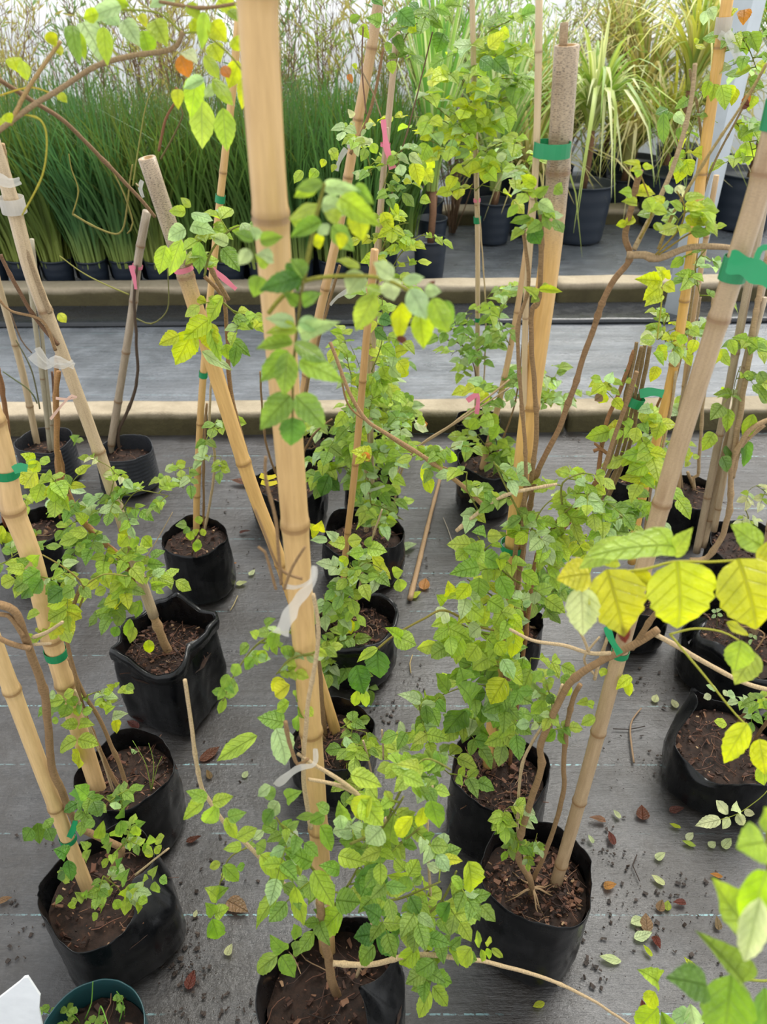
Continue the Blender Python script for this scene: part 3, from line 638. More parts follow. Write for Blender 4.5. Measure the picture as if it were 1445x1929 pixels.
# the compound leaf hanging in front of the thick cane, and those beside it
p.stem([572, 530, 562, 600, 552, 700, 551, 790], 0.0011, 0.0008, (128, 120, 60), dY=-0.05, base=-0.05, name='leaf_stalk', knob=0)
p.stem([505, 590, 530, 560, 572, 530, 640, 520, 720, 525, 790, 560], 0.0016, 0.0012, (150, 150, 60), dY=-0.04, base=-0.04, name='leaf_stalk', knob=0)
p.stem([572, 530, 590, 440, 600, 390, 612, 345], 0.0018, 0.001, (140, 140, 60), dY=-0.04, base=-0.04, name='leaf_stalk', knob=0)
p.leaves('''562 572 534 552 26 g;570 572 607 552 28 g;555 608 499 600 29 p;562 607 623 622 31 p;552 645 481 658 33 g;554 645 616 682 36 g;543 660 490 720 42 g;542 662 535 748 46 g;563 680 648 721 46 l;547 745 490 810 52 g;556 745 613 808 52 g;551 786 548 840 50 G;565 630 642 606 36 p;560 622 500 628 28 l''', -0.055, 0.006)
p.leaves('''565 522 488 548 40 G;540 495 562 552 34 G;572 522 545 488 40 g;570 532 518 522 36 G;490 520 478 560 36 g;515 490 482 480 36 p;678 505 632 490 24 l;682 512 655 555 46 p;706 552 670 624 46 l;742 522 703 494 38 p;733 524 742 567 42 p;757 570 752 642 40 y;758 632 756 648 20 r;758 530 800 522 22 p;772 544 804 602 44 p;790 588 798 658 44 y;814 562 846 628 46 l;838 566 852 612 26 g;800 548 832 550 26 p;808 545 820 528 14 r;690 540 722 552 26 l''', -0.04, 0.02)
p.leaves('''600 345 553 372 28 l;608 345 556 358 26 g;610 352 692 368 30 p;668 350 705 386 28 g;606 385 543 412 38 l;606 385 670 402 38 p;640 372 718 428 44 l;670 393 682 454 44 y;606 418 546 448 34 g;625 425 667 474 38 g;604 424 618 442 28 p;597 440 602 470 24 y;490 455 534 446 28 g;640 415 610 400 30 l;570 430 545 412 26 l;650 440 640 470 26 y''', -0.03, 0.025)
p.leaves('''478 452 440 438 26 g;488 450 470 425 22 p;505 500 480 478 30 l;470 470 450 500 26 p''', -0.02)
p.ribbon([592, 1066, 588, 1098, 562, 1130, 542, 1165, 528, 1195], 10, 'white_tape', -0.03, taper=3.4)
p.ribbon([536, 1104, 560, 1106, 588, 1092, 592, 1066], 9, 'white_tape', -0.025)
p.ribbon([594, 1410, 592, 1440, 560, 1448, 520, 1480], 8, 'white_tape', -0.03, taper=2.2)
p.ribbon([556, 1565, 566, 1610, 570, 1640], 8, 'white_tape', -0.02)
p.ribbon([583, 1660, 595, 1690, 610, 1720], 26, 'white_tape', -0.01)
# second thick cane, behind and to the left: bag hidden behind the thick cane
p = Plant('potted_vine', 'vine on the cut-topped cane leaning left, in the bag right behind the thickest cane', 627, 1380, 80, 1515, seed=12, square=0.3, soil=0.04, chips=90); P20 = p
p.cane([632, 1375, 530, 1062, 462, 880, 350, 520, 277, 297], 0.0125, GOLD, nodes=[1230, 1062, 868, 522], hollow=True, top_aged=0.9, taper=0.95, sides=18, dY=-0.02)
p.stem([612, 1385, 604, 1300, 600, 1240, 570, 1150, 500, 990, 440, 760, 430, 640, 420, 560, 385, 520], 0.0055, 0.003, WOOD, dY=0.02)
p.stem([430, 565, 410, 530, 385, 490, 350, 500], 0.0035, 0.003, WOOD, dY=-0.02, base=0.0, name='branch')
p.wrap(507, 5, 0, 'pink'); p.ribbon([380, 492, 410, 515, 445, 545], 12, 'pink', 0.02, 'tie')
p.wrap(628, 3, 0, 'pink')
p.leaves('''350 400 318 398 22 l;360 402 402 416 26 p;360 425 407 440 30 p;350 432 316 452 32 p;312 462 300 517 32 l;342 450 318 520 38 l;376 455 375 517 30 g;418 468 452 512 36 g;395 602 345 642 42 y;366 622 330 688 48 y;338 632 299 650 28 y;392 608 402 664 42 y;420 558 393 612 38 l;395 618 416 682 28 l;380 662 438 698 24 p;440 598 478 622 24 g;435 640 472 672 24 g;446 652 440 692 24 g;425 648 430 678 24 l;430 460 395 445 26 p;470 440 430 430 22 l;455 420 478 452 28 p;400 432 440 452 26 l;360 390 340 372 16 l''', -0.06, 0.02)
p.twig([420, 570, 460, 600, 500, 600], 0.0016, 4, 40, 26, 2, 'lime', dY=-0.04)
p.twig([385, 520, 400, 470, 440, 430, 500, 420], 0.0018, 5, 45, 30, 2, 'fresh', dY=-0.05)
p.stem([612, 1395, 585, 1350, 580, 1310], 0.004, 0.003, WOOD, dY=-0.02)
p.twig([640, 1370, 690, 1380, 720, 1400], 0.0012, 3, 30, 22, 2, 'mid')
p.twig([660, 1400, 690, 1410, 650, 1440], 0.0012, 3, 36, 26, 2, 'mid', dY=-0.06)
p.stem([684, 1395, 700, 1460, 690, 1500], 0.002, 0.002, PALE, dY=-0.08, base=-0.08); p.stem([720, 1375, 722, 1430], 0.002, 0.002, PALE, dY=-0.08, base=-0.08)
p.ribbon([490, 895, 505, 900, 520, 896], 10, 'yellow_tie', -0.04, 'tie'); p.ribbon([492, 908, 505, 912, 522, 908], 9, 'yellow_tie', -0.04, 'tie')
# top left: long bare branches and big leaves near the camera, growing from the same plant's top
TL = dict(dY=-0.30, base=-0.30, name='branch')
p.stem([-10, 252, 60, 200, 110, 170, 180, 125, 250, 105, 325, 92, 345, 60], 0.0024, 0.0022, (164, 140, 108), **TL)
p.stem([-10, 145, 60, 190, 120, 228, 200, 308, 260, 370, 292, 408], 0.0022, 0.0022, (150, 120, 92), dY=-0.05, base=-0.3, name='branch')
p.stem([115, 78, 50, 170, 20, 235], 0.0016, 0.002, (190, 160, 110), **TL)
p.stem([345, 62, 385, 65, 430, 100, 462, 140], 0.001, 0.0008, (150, 160, 60), **TL); p.stem([330, 80, 280, 55, 220, 50], 0.001, 0.0008, (150, 160, 60), **TL); p.stem([340, 60, 300, 25, 230, 18], 0.001, 0.0008, (150, 160, 60), **TL)
p.stem([300, 3, 380, 15, 455, 5], 0.0014, 0.0014, WOOD, **TL)
p.stem([0, 180, 60, 165, 115, 185], 0.0008, 0.0006, (200, 180, 60), **TL); p.stem([40, 215, 75, 225, 88, 260, 80, 330, 42, 405], 0.0009, 0.0008, (190, 180, 70), **TL)
p.leaves('''137 48 152 126 30 g;150 60 160 115 18 l;155 42 201 130 46 p;195 50 203 125 30 l;228 12 158 42 30 p;186 26 156 34 28 y;190 12 228 52 38 p;290 38 316 90 40 l;268 58 286 110 36 l;232 38 264 88 36 p;262 28 276 52 22 y;385 22 380 95 26 l;378 35 356 62 22 y;398 42 428 80 38 y;398 82 416 118 36 y;438 72 458 97 28 y;450 115 430 168 34 y;462 148 456 207 26 y;340 104 356 147 34 o;420 124 432 147 22 o;345 98 372 122 30 c;385 104 414 150 26 l;370 143 360 224 40 l;380 186 381 281 48 l;420 203 428 286 42 l;400 148 440 200 28 l;335 168 336 207 24 y;24 108 36 138 30 y;40 114 52 153 24 y;90 60 106 88 24 y;105 80 116 106 20 y;110 177 127 194 18 y;10 214 22 232 22 y;210 0 245 12 30 l;330 0 280 15 30 p;410 0 450 30 34 y;352 8 380 40 26 l;430 20 455 45 24 l;0 222 8 240 16 y;470 20 440 8 20 y''', -0.30, 0.03)
p.leaves('''385 150 345 168 24 p;405 160 385 185 22 p''', -0.31)
# front right bag
p = Plant('potted_vine', 'vine with root clump and grey cane leaning right, in the bag at the lower right', 1012, 1640, 107, 1868, seed=13, square=0.2, ragged=0.01, soil=0.05, chips=150); P11 = p
p.cane([1048, 1662, 1100, 1480, 1165, 1240, 1247, 948, 1300, 770, 1380, 520, 1435, 340, 1472, 190], 0.0108, (180, 152, 116), nodes=[1630, 1515, 1375, 1150, 945, 595, 330], dY=0.0, taper=0.96, aged=0.25, sides=18)
p.stem([1000, 1690, 1000, 1660, 975, 1610, 990, 1540, 1020, 1450, 1020, 1400, 1060, 1310, 1085, 1275, 1130, 1245, 1175, 1225, 1240, 1185], 0.0052, 0.0048, WOOD, dY=-0.04)
p.stem([1002, 1660, 1030, 1600, 1060, 1500, 1062, 1420, 1075, 1330, 1095, 1290], 0.0042, 0.0034, WOOD, dY=-0.02)
p.stem([1000, 1655, 985, 1600, 975, 1560, 982, 1450, 1005, 1395, 1040, 1340, 1060, 1290], 0.0026, 0.002, PALE, dY=-0.03)
p.stem([1150, 1230, 1110, 1230, 1060, 1215, 1000, 1205, 960, 1185], 0.0028, 0.002, PALE, dY=-0.04, base=-0.04, name='branch')
p.stem([1110, 1230, 1098, 1200, 1085, 1180], 0.002, 0.0016, PALE, dY=-0.04, base=-0.04, name='branch'); p.stem([1120, 1280, 1135, 1230, 1150, 1180, 1155, 1120], 0.0024, 0.002, PALE, dY=-0.02, base=-0.02, name='branch')
p.stem([1120, 1270, 1100, 1240, 1130, 1200], 0.0018, 0.0014, PALE, dY=-0.02, base=-0.02, name='branch')
p.stem([1190, 1222, 1230, 1165, 1270, 1120, 1330, 1080], 0.0036, 0.003, WOOD, dY=-0.10, base=-0.03, name='branch')
p.stem([1235, 1195, 1280, 1220, 1340, 1255, 1400, 1285, 1450, 1300], 0.0034, 0.003, PALE, dY=-0.05, base=-0.04, name='branch')
for i in range(9):
    a = U(0, 6.28); b0 = p.c + Vector((onz(1000, 1690, p.sz).x - p.c.x, -0.02, p.sz + 0.03)); mbr = MB(); dd = Vector((math.cos(a), math.sin(a), 0))
    mbr.tube([b0, b0 + dd * 0.012 - UP * 0.004, b0 + dd * 0.026 - UP * 0.018, b0 + dd * 0.045 + rv(0.006) - UP * 0.028], [0.0022, 0.0017, 0.0012, 0.0007], 5); mbr.build('root', M['root'], p.e)
p.wrap(1228, 7); p.ribbon([1143, 1180, 1152, 1205, 1168, 1232], 13, 'green_tape', -0.06, 'tie', 1.0)
p.ribbon([1372, 492, 1400, 500, 1430, 515, 1465, 530], 40, 'green_tape', -0.03, 'tie', 1.0); p.ribbon([1425, 488, 1432, 470, 1448, 466, 1465, 480], 12, 'green_tape', -0.045, 'tie', 1.0); p.wrap(500, 22, 0, grow=1.2)
p.wrap(218, 26, 0, grow=1.15)
p.leaves('''1040 1352 1014 1366 28 g;1046 1375 1027 1397 24 g;1052 1378 1068 1402 22 g;1026 1318 1000 1345 26 g;1122 1352 1094 1366 24 l;1118 1330 1100 1322 16 l;1108 1320 1085 1326 16 l;1020 1265 1002 1285 20 g;1030 1270 1048 1268 16 g;1028 1280 1034 1302 20 g;1056 1275 1078 1290 24 g;1060 1290 1075 1310 22 l;1030 1310 1045 1325 20 G''', -0.02)
p.leaves('''1190 1275 1160 1300 22 y;1180 1280 1186 1312 18 y;1140 1258 1132 1275 16 l;1165 1265 1172 1290 10 y''', 0.0)
p.twig([985, 1600, 960, 1570, 930, 1540], 0.0014, 4, 26, 17, 3, 'mid', dY=-0.02); p.twig([975, 1550, 960, 1520, 940, 1545], 0.001, 3, 28, 22, 2, 'pale', dY=-0.02); p.twig([985, 1610, 1005, 1590, 1012, 1570], 0.0009, 2, 20, 12, 3, 'fresh', dY=-0.02)
p.twig([1030, 1290, 1040, 1330, 1040, 1380], 0.0012, 4, 30, 22, 2, 'mid', dY=-0.02)
# blurred yellow leaves near the camera, on this plant's long branch
p.stem([1165, 1078, 1215, 1072, 1270, 1058, 1340, 1058, 1405, 1055, 1450, 1060], 0.0011, 0.0009, (190, 190, 70), dY=-0.26, base=-0.26, name='leaf_stalk', knob=0)
p.stem([1262, 1195, 1310, 1184, 1360, 1190, 1392, 1206], 0.0011, 0.0008, (178, 180, 70), dY=-0.22, base=-0.2, name='leaf_stalk', knob=0)
p.stem([1262, 1195, 1300, 1240, 1345, 1295, 1385, 1345, 1405, 1365], 0.0012, 0.0009, (178, 180, 70), dY=-0.22, base=-0.2, name='leaf_stalk', knob=0)
p.leaves('''1112 1082 1048 1092 66 Y;1143 1072 1176 1200 106 Y;1095 1105 1098 1198 62 c;1272 1030 1100 1052 60 l;1180 1012 1090 1072 46 l;1268 1045 1306 993 36 l;1275 1056 1276 1184 128 Y;1390 1052 1424 1186 118 Y;1436 1030 1376 988 52 l;1445 1020 1462 1075 60 Y;1396 1206 1384 1264 52 l;1422 1228 1384 1290 52 l;1368 1172 1412 1198 20 Y;1408 1362 1364 1438 44 Y;1430 1392 1442 1460 44 Y;1170 1170 1178 1212 26 r;1190 1080 1230 1110 36 Y;1165 1058 1120 1062 30 y''', -0.27, 0.012, True, 0.1)
# corner leaves, lower right: a shoot close to the camera from a plant beside the photographer
p = Plant('potted_vine', 'blurred green shoot closest to the camera in the lower right corner', 1640, 1900, 120, 2100, h=0.24, seed=14, chips=0); PC = p
p.stem([1600, 1900, 1540, 1750, 1470, 1840, 1400, 1845], 0.0026, 0.0012, (150, 160, 60), dY=-0.16, name='branch'); p.stem([1445, 1560, 1450, 1700, 1470, 1840], 0.0012, 0.0016, (150, 160, 60), dY=-0.16, base=-0.16, name='branch')
p.leaves('''1442 1588 1386 1598 74 l;1418 1762 1340 1652 62 l;1432 1690 1402 1812 54 c;1400 1852 1308 1752 52 g;1332 1858 1253 1842 66 G;1378 1835 1362 1955 96 g;1440 1860 1440 1965 62 g;1445 1640 1400 1770 66 l;1450 1560 1440 1520 40 l''', -0.27, 0.012, True, 0.12)
p.leaves('''1240 1850 1200 1826 36 l;1234 1868 1222 1898 30 y;1240 1898 1200 1940 44 l;1245 1905 1262 1945 30 g;1300 1905 1262 1925 30 p;1300 1890 1310 1935 34 p''', -0.1, 0.01)
# front left bag
p = Plant('potted_vine', 'vine with a thin bamboo cane in the crumpled wet bag at the lower left', 195, 1662, 118, 1885, seed=15, square=0.35, ragged=0.022, folds=((-0.1, 0.6, 0.55, -0.005),), soil=0.055, twist=0.9, chips=60); P1 = p
p.cane([166, 1675, 105, 1520, 15, 1280, -40, 1130], 0.0125, TAN, nodes=[1520, 1298], dY=0.0, sides=16)
p.stem([205, 1660, 215, 1630, 230, 1600, 200, 1583, 150, 1556, 138, 1540, 120, 1500, 98, 1440, 90, 1360, 84, 1300, 60, 1235, 45, 1190, 25, 1150, -15, 1135], 0.0062, 0.0052, WOOD, dY=-0.03)
p.stem([58, 1222, 20, 1212, -15, 1195], 0.004, 0.003, WOOD, dY=-0.03, base=-0.03, name='branch'); p.stem([62, 1200, 90, 1190, 118, 1172], 0.0026, 0.002, PALE, dY=-0.05, base=-0.03, name='branch'); p.stem([65, 1215, 95, 1212], 0.0022, 0.0018, PALE, dY=-0.05, base=-0.03, name='branch'); p.stem([45, 1200, 15, 1160, -10, 1160], 0.003, 0.003, WOOD, dY=-0.03, base=-0.03, name='branch')
p.stem([255, 1648, 318, 1598], 0.0018, 0.0014, PALE, dY=-0.06, base=-0.05, name='dry_twig')
p.wrap(1577, 6, 0, tail=[130, 1578, 138, 1562, 142, 1546])
p.leaves('''125 1612 100 1600 30 G;128 1620 135 1660 26 G;122 1640 108 1655 26 G;118 1640 122 1666 30 g;165 1600 150 1585 18 g;160 1620 172 1600 20 g;158 1695 140 1680 18 g;160 1690 165 1675 14 g;146 1697 132 1705 16 l;120 1692 105 1705 16 g;135 1697 140 1712 14 l;225 1640 232 1615 22 G;228 1660 245 1635 22 g;240 1690 235 1725 22 l;235 1690 240 1672 18 l;252 1690 262 1672 16 l;256 1700 260 1722 16 l;262 1692 278 1700 18 l;215 1695 225 1712 18 l;180 1695 200 1690 20 l;190 1690 180 1676 16 g;285 1650 298 1630 18 g;292 1660 300 1682 18 g;300 1655 315 1665 18 g;270 1655 280 1655 14 l;185 1720 175 1735 14 l;192 1715 198 1705 12 l''', -0.08, 0.02, False)
p.leaves('''178 1545 160 1560 18 g;195 1545 185 1580 22 g;205 1570 192 1590 20 g;215 1575 228 1555 24 g;228 1545 225 1575 24 g;235 1540 250 1510 28 G;255 1555 262 1575 20 l;258 1555 275 1548 18 g;215 1525 220 1510 22 p;175 1510 185 1535 30 G;150 1510 165 1480 36 G;165 1500 140 1480 30 g;195 1520 175 1535 26 G;200 1600 212 1585 18 g;275 1600 270 1590 14 g;285 1590 282 1572 18 l;290 1585 310 1575 20 l;292 1595 300 1608 18 l;282 1600 280 1616 16 l;60 1560 45 1585 30 G;90 1560 100 1585 24 G;70 1550 75 1590 26 G;85 1545 95 1560 24 g''', -0.05, 0.03, False)
p.twig([195, 1650, 220, 1670, 235, 1690], 0.0012, 4, 30, 20, 3, 'mid', dY=-0.06); p.twig([150, 1500, 190, 1500, 230, 1530], 0.0014, 4, 36, 24, 2, 'dark', dY=0.0); p.twig([225, 1600, 240, 1580, 245, 1590], 0.001, 3, 24, 18, 2, 'mid', dY=-0.04)
# bag behind it with the thickest cane of the left side
p = Plant('potted_vine', 'vine on the thick pale cane, in the bag behind the crumpled lower left one', 235, 1450, 90, 1640, seed=16, square=0.25, soil=0.04, chips=90); P2 = p
p.cane([185, 1485, 105, 1230, 62, 1055, 22, 950, 5, 860, -30, 740], 0.0168, (214, 180, 130), nodes=[1290, 1200, 965, 790], dY=-0.02, sides=20, taper=0.98)
p.stem([232, 1500, 200, 1440, 160, 1345, 140, 1265, 125, 1200, 140, 1140, 152, 1105], 0.004, 0.003, WOOD, dY=-0.04); p.stem([240, 1500, 236, 1470, 190, 1360, 160, 1310, 130, 1240], 0.0045, 0.003, WOOD, dY=-0.03); p.stem([215, 1495, 190, 1420, 158, 1345, 140, 1300], 0.003, 0.0024, PALE, dY=-0.05)
p.stem([150, 1145, 158, 1105, 125, 1072, 80, 1045], 0.0018, 0.001, (150, 136, 70), dY=-0.06, base=-0.04, name='branch'); p.stem([158, 1105, 195, 1082, 240, 1085], 0.0014, 0.001, (150, 150, 70), dY=-0.06, base=-0.05, name='branch')
p.wrap(1228, 9); p.wrap(886, 9, tail=[25, 886, 40, 880, 52, 882])
p.leaves('''145 1394 113 1418 29 l;147 1392 187 1404 31 l;146 1410 148 1448 32 y;147 1365 113 1367 23 l;150 1364 179 1366 23 l;152 1345 134 1337 18 l;155 1342 175 1336 18 l;120 1318 88 1326 26 l;124 1322 90 1340 28 g;128 1326 118 1352 26 g;120 1312 140 1300 20 l;132 1312 142 1330 22 g;105 1308 92 1312 18 p;110 1355 98 1360 14 l;212 1300 194 1306 18 l;214 1298 200 1290 14 l;226 1296 236 1305 18 l;222 1292 216 1286 12 l;232 1294 252 1306 20 l;238 1292 254 1298 16 g;196 1318 190 1334 20 l;200 1316 222 1320 14 l;198 1340 218 1330 18 l;212 1350 242 1344 18 p;218 1352 220 1382 18 y''', -0.05, 0.02)
p.leaves('''45 1075 10 1072 24 l;48 1068 30 1052 26 g;75 1075 42 1098 36 g;60 1090 25 1112 32 g;28 1090 2 1102 28 l;62 1095 40 1128 34 G;80 1090 62 1118 34 G;95 1070 115 1058 24 g;100 1085 122 1078 28 l;118 1062 150 1058 16 p;60 1060 75 1045 26 l;110 1100 85 1120 30 g;120 1110 90 1135 34 G;140 1110 118 1122 28 g;128 1130 88 1142 34 y;125 1148 90 1170 34 l;122 1150 155 1165 34 y;120 1160 138 1198 30 y;108 1185 95 1205 28 y;75 1155 50 1165 22 l;105 1180 118 1195 26 y;165 1100 150 1090 14 l''', -0.06, 0.03)
p.leaves('''250 1520 265 1510 10 l;250 1522 258 1535 10 p;248 1518 240 1525 8 l;282 1500 295 1495 12 p;290 1505 296 1514 10 p;258 1508 285 1500 10 y;250 1418 246 1410 8 p;252 1420 260 1416 8 p''', -0.02, 0.01, False)
p.stem([285, 1490, 275, 1440, 250, 1395], 0.0009, 0.0005, (150, 180, 80), dY=-0.03, base=-0.03, name='grass_weed', knob=0); p.stem([285, 1490, 290, 1440, 280, 1400], 0.0009, 0.0005, (150, 180, 80), dY=-0.03, base=-0.03, name='grass_weed', knob=0); p.stem([285, 1490, 298, 1440, 305, 1425], 0.0008, 0.0004, (150, 180, 80), dY=-0.03, base=-0.03, name='grass_weed', knob=0)
p.twig([120, 1080, 90, 1090, 60, 1080], 0.001, 3, 34, 24, 2, 'fresh', dY=-0.03); p.twig([130, 1120, 110, 1150, 100, 1190], 0.001, 3, 34, 26, 2, 'yel', dY=-0.04); p.twig([70, 1050, 40, 1040, 10, 1060], 0.001, 3, 34, 24, 2, 'mid', dY=0.0)
p.twig([195, 1300, 160, 1310, 110, 1320], 0.001, 3, 34, 22, 2, 'fresh', dY=-0.02)
# open square bag
p = Plant('potted_vine', 'vine with a stout woody stem in the square open-topped bag with a folded rim', 308, 1192, 88, 1392, seed=17, square=0.75, lip=0.07, folds=((1.4, 0.25, 0.12, 0.03), (-0.6, 0.25, 0.2, 0.0), (3.4, 0.3, 0.12, -0.02)), ragged=0.02, soil=0.06, twist=0.35, chips=170); P3 = p
p.stem([318, 1228, 300, 1190, 285, 1150, 268, 1100], 0.0105, 0.0085, (176, 146, 108), dY=0.0, sides=10); p.stem([268, 1100, 240, 1060, 205, 1030, 160, 985, 128, 930, 115, 900, 108, 850, 105, 760, 110, 700], 0.0062, 0.0045, (168, 128, 84), dY=-0.03, base=0.0); p.stem([258, 1100, 215, 1040, 170, 1000, 145, 975], 0.005, 0.004, (168, 128, 84), dY=-0.05, base=0.0)
p.cane([290, 1160, 262, 1080, 190, 862, 110, 645, 60, 520, 15, 352, -25, 230], 0.0125, (206, 182, 146), nodes=[1000, 850, 580, 400], dY=-0.06, base=0.0, aged=0.35)
p.stem([180, 845, 130, 700, 75, 560, 20, 350, 5, 270], 0.005, 0.004, (184, 156, 120), dY=-0.05, base=-0.01); p.stem([95, 590, 60, 500, 20, 380, 10, 300], 0.004, 0.0035, (160, 140, 112), dY=-0.05, base=-0.05); p.stem([110, 650, 60, 590, 0, 480], 0.0034, 0.003, (120, 92, 70), dY=-0.05, base=-0.05); p.stem([105, 660, 80, 605, 20, 585, -5, 560], 0.003, 0.002, WOOD, dY=-0.06, base=-0.06, name='branch')
p.ribbon([60, 668, 85, 690, 105, 678, 140, 690], 18, 'white_tape', -0.09); p.ribbon([70, 655, 90, 682, 120, 690, 138, 680], 12, 'white_tape', -0.09)
p.ribbon([95, 790, 115, 765, 135, 745, 145, 748], 5, 'tan', -0.08, 'tie'); p.ribbon([105, 750, 125, 752, 145, 748], 5, 'tan', -0.08, 'tie'); p.ribbon([-5, 335, 18, 345, 38, 340], 20, 'white_tape', -0.09); p.wrap(390, 14, 0, 'white_tape', 1.5, None, 'ribbon')
p.leaves('''200 1108 178 1120 20 l;215 1120 212 1160 30 y;235 1090 248 1115 26 l;222 1130 195 1140 26 y;232 1150 220 1180 26 g;205 1160 180 1150 24 l;240 1150 262 1140 24 l;245 1165 240 1200 20 l;222 1180 215 1200 20 g;252 1180 245 1212 18 l;280 1205 282 1230 20 y;265 1130 255 1165 20 g;195 1055 180 1070 16 l;215 1055 200 1065 14 y;240 1010 225 1030 24 l;232 990 240 1010 22 y;255 1010 250 1035 22 g;268 1012 286 1030 22 l;230 1015 222 1005 18 y;250 1110 275 1120 18 g;255 1060 270 1085 22 l;285 1105 318 1100 18 l;295 1110 310 1118 12 l;165 1005 130 1000 26 l;150 1010 110 1025 28 l;145 1000 120 1035 30 g;160 985 140 965 24 l;190 975 165 985 24 g''', -0.08, 0.03)
p.leaves('''65 870 38 855 24 y;72 868 62 890 26 y;75 865 95 870 24 l;60 905 35 890 34 y;68 885 45 920 36 y;80 910 68 948 34 l;95 915 118 952 34 l;85 895 98 900 24 l;70 875 48 870 20 l''', -0.10, 0.03)
p.twig([205, 1030, 225, 1080, 240, 1130], 0.0016, 6, 44, 28, 2, 'limey', dY=-0.06); p.twig([240, 1060, 262, 1090, 290, 1080], 0.0014, 4, 40, 26, 2, 'fresh', dY=-0.06); p.twig([185, 1000, 160, 1020, 130, 1010], 0.0014, 4, 40, 26, 2, 'fresh', dY=-0.05); p.twig([130, 930, 100, 900, 60, 890], 0.0014, 4, 44, 32, 1, 'limey', dY=-0.08)
p.twig([185, 985, 215, 935, 240, 960], 0.0012, 4, 34, 22, 2, 'fresh', dY=-0.05); p.twig([230, 960, 260, 925, 320, 935], 0.0012, 5, 34, 20, 3, 'fresh', dY=-0.05); p.twig([205, 940, 215, 890, 185, 868], 0.0012, 3, 26, 18, 2, 'pale', dY=-0.05); p.twig([150, 940, 130, 965, 150, 985], 0.001, 3, 30, 20, 2, 'mid', dY=-0.05)
p.stem([275, 1050, 300, 1010, 325, 965], 0.001, 0.0008, PALE, dY=-0.06, base=-0.06, name='dry_twig')
# small round bag with the mossy soil
p = Plant('potted_vine', 'pruned vine with golden cane in the small round bag with mossy soil', 368, 1010, 63, 1147, seed=18, ragged=0.008, soil=0.03, chips=50); P4 = p
p.cane([370, 1000, 372, 900, 383, 705, 405, 470, 425, 282, 437, 180, 450, 30], 0.0098, GOLD, nodes=[930, 895, 800, 640, 330], dY=0.0, aged=0.1, taper=0.8)
p.stem([385, 1000, 400, 920, 405, 860, 395, 800, 398, 720], 0.004, 0.003, PALE, dY=-0.03); p.stem([375, 1010, 365, 1030, 362, 1045], 0.003, 0.002, WOOD, dY=-0.05, base=-0.04, name='branch'); p.stem([384, 985, 384, 860, 390, 760], 0.0034, 0.003, WOOD, dY=0.03)
p.wrap(704, 6); p.wrap(379, 7)
p.leaves('''352 990 330 990 18 g;358 995 345 1005 16 g;372 1005 362 998 14 l;372 1015 375 1030 12 l;380 995 385 1010 12 l;362 1000 358 1018 18 l;372 1018 368 1040 18 l;372 972 378 988 16 l''', -0.06, 0.01, False)
p.twig([392, 820, 410, 790, 420, 800], 0.001, 3, 26, 20, 2, 'mid', dY=-0.02); p.twig([395, 860, 415, 860, 420, 880], 0.001, 2, 26, 20, 2, 'mid', dY=-0.02); p.twig([362, 880, 330, 890, 345, 920], 0.001, 3, 30, 20, 2, 'fresh', dY=-0.05)
# ribbed bags against the kerb
p = Plant('potted_plant', 'bare twiggy plant tied with pink string in the grey ribbed pot against the kerb', 233, 845, 52, 935, kind='ribbed', seed=19, tint=(46, 48, 52), taper=-0.06, ragged=0.006, soil=0.05, chips=20); P5 = p
p.cane([207, 850, 222, 760, 250, 580, 262, 480, 277, 398], 0.0135, GREY, dY=0.0, aged=0.55, sides=12); p.stem([225, 848, 224, 812, 240, 775, 258, 715, 257, 640, 253, 560, 258, 500], 0.006, 0.004, (92, 78, 66), dY=-0.02)
p.stem([137, 403, 180, 428, 225, 440, 238, 400, 244, 345, 250, 310], 0.0032, 0.0022, (140, 132, 72), dY=-0.02, base=-0.02, name='branch'); p.stem([137, 403, 148, 360, 135, 320, 130, 290], 0.0022, 0.0014, (150, 142, 72), dY=-0.02, base=-0.02, name='branch'); p.stem([257, 600, 285, 610, 312, 590, 318, 560, 315, 500], 0.0024, 0.0016, (120, 120, 72), dY=-0.02, base=-0.02, name='branch'); p.stem([243, 555, 190, 532, 150, 510, 112, 482], 0.0024, 0.0014, (150, 150, 80), dY=-0.02, base=-0.02, name='branch'); p.stem([240, 440, 250, 420, 235, 370, 205, 305], 0.0024, 0.0018, (140, 132, 72), dY=-0.02, base=-0.02, name='branch'); p.stem([300, 285, 312, 225, 340, 175, 330, 165], 0.004, 0.003, (140, 100, 70), dY=-0.02, base=-0.02, name='branch'); p.stem([303, 300, 330, 250, 345, 215, 340, 200], 0.003, 0.002, (110, 100, 60), dY=-0.02, base=-0.02, name='branch'); p.stem([250, 350, 275, 200, 300, 150], 0.0022, 0.0014, (150, 150, 80), dY=-0.02, base=-0.02, name='branch')
p.wrap(505, 3, 0, 'pink'); p.ribbon([246, 500, 252, 520, 256, 545], 8, 'pink', -0.03, 'tie'); p.leaves('110 590 125 608 18 y', -0.1)
p.stem([262, 352, 256, 345], 0.002, 0.002, PALE, dY=-0.03, base=-0.03); p.ribbon([268, 340, 264, 355, 270, 372], 8, 'white_tape', -0.03)
p = Plant('potted_plant', 'bundle of pale bare canes in the ribbed pot at the left end by the kerb', 82, 828, 51, 928, kind='ribbed', seed=20, tint=(46, 48, 52), taper=-0.06, ragged=0.006, soil=0.05, chips=20); P6 = p
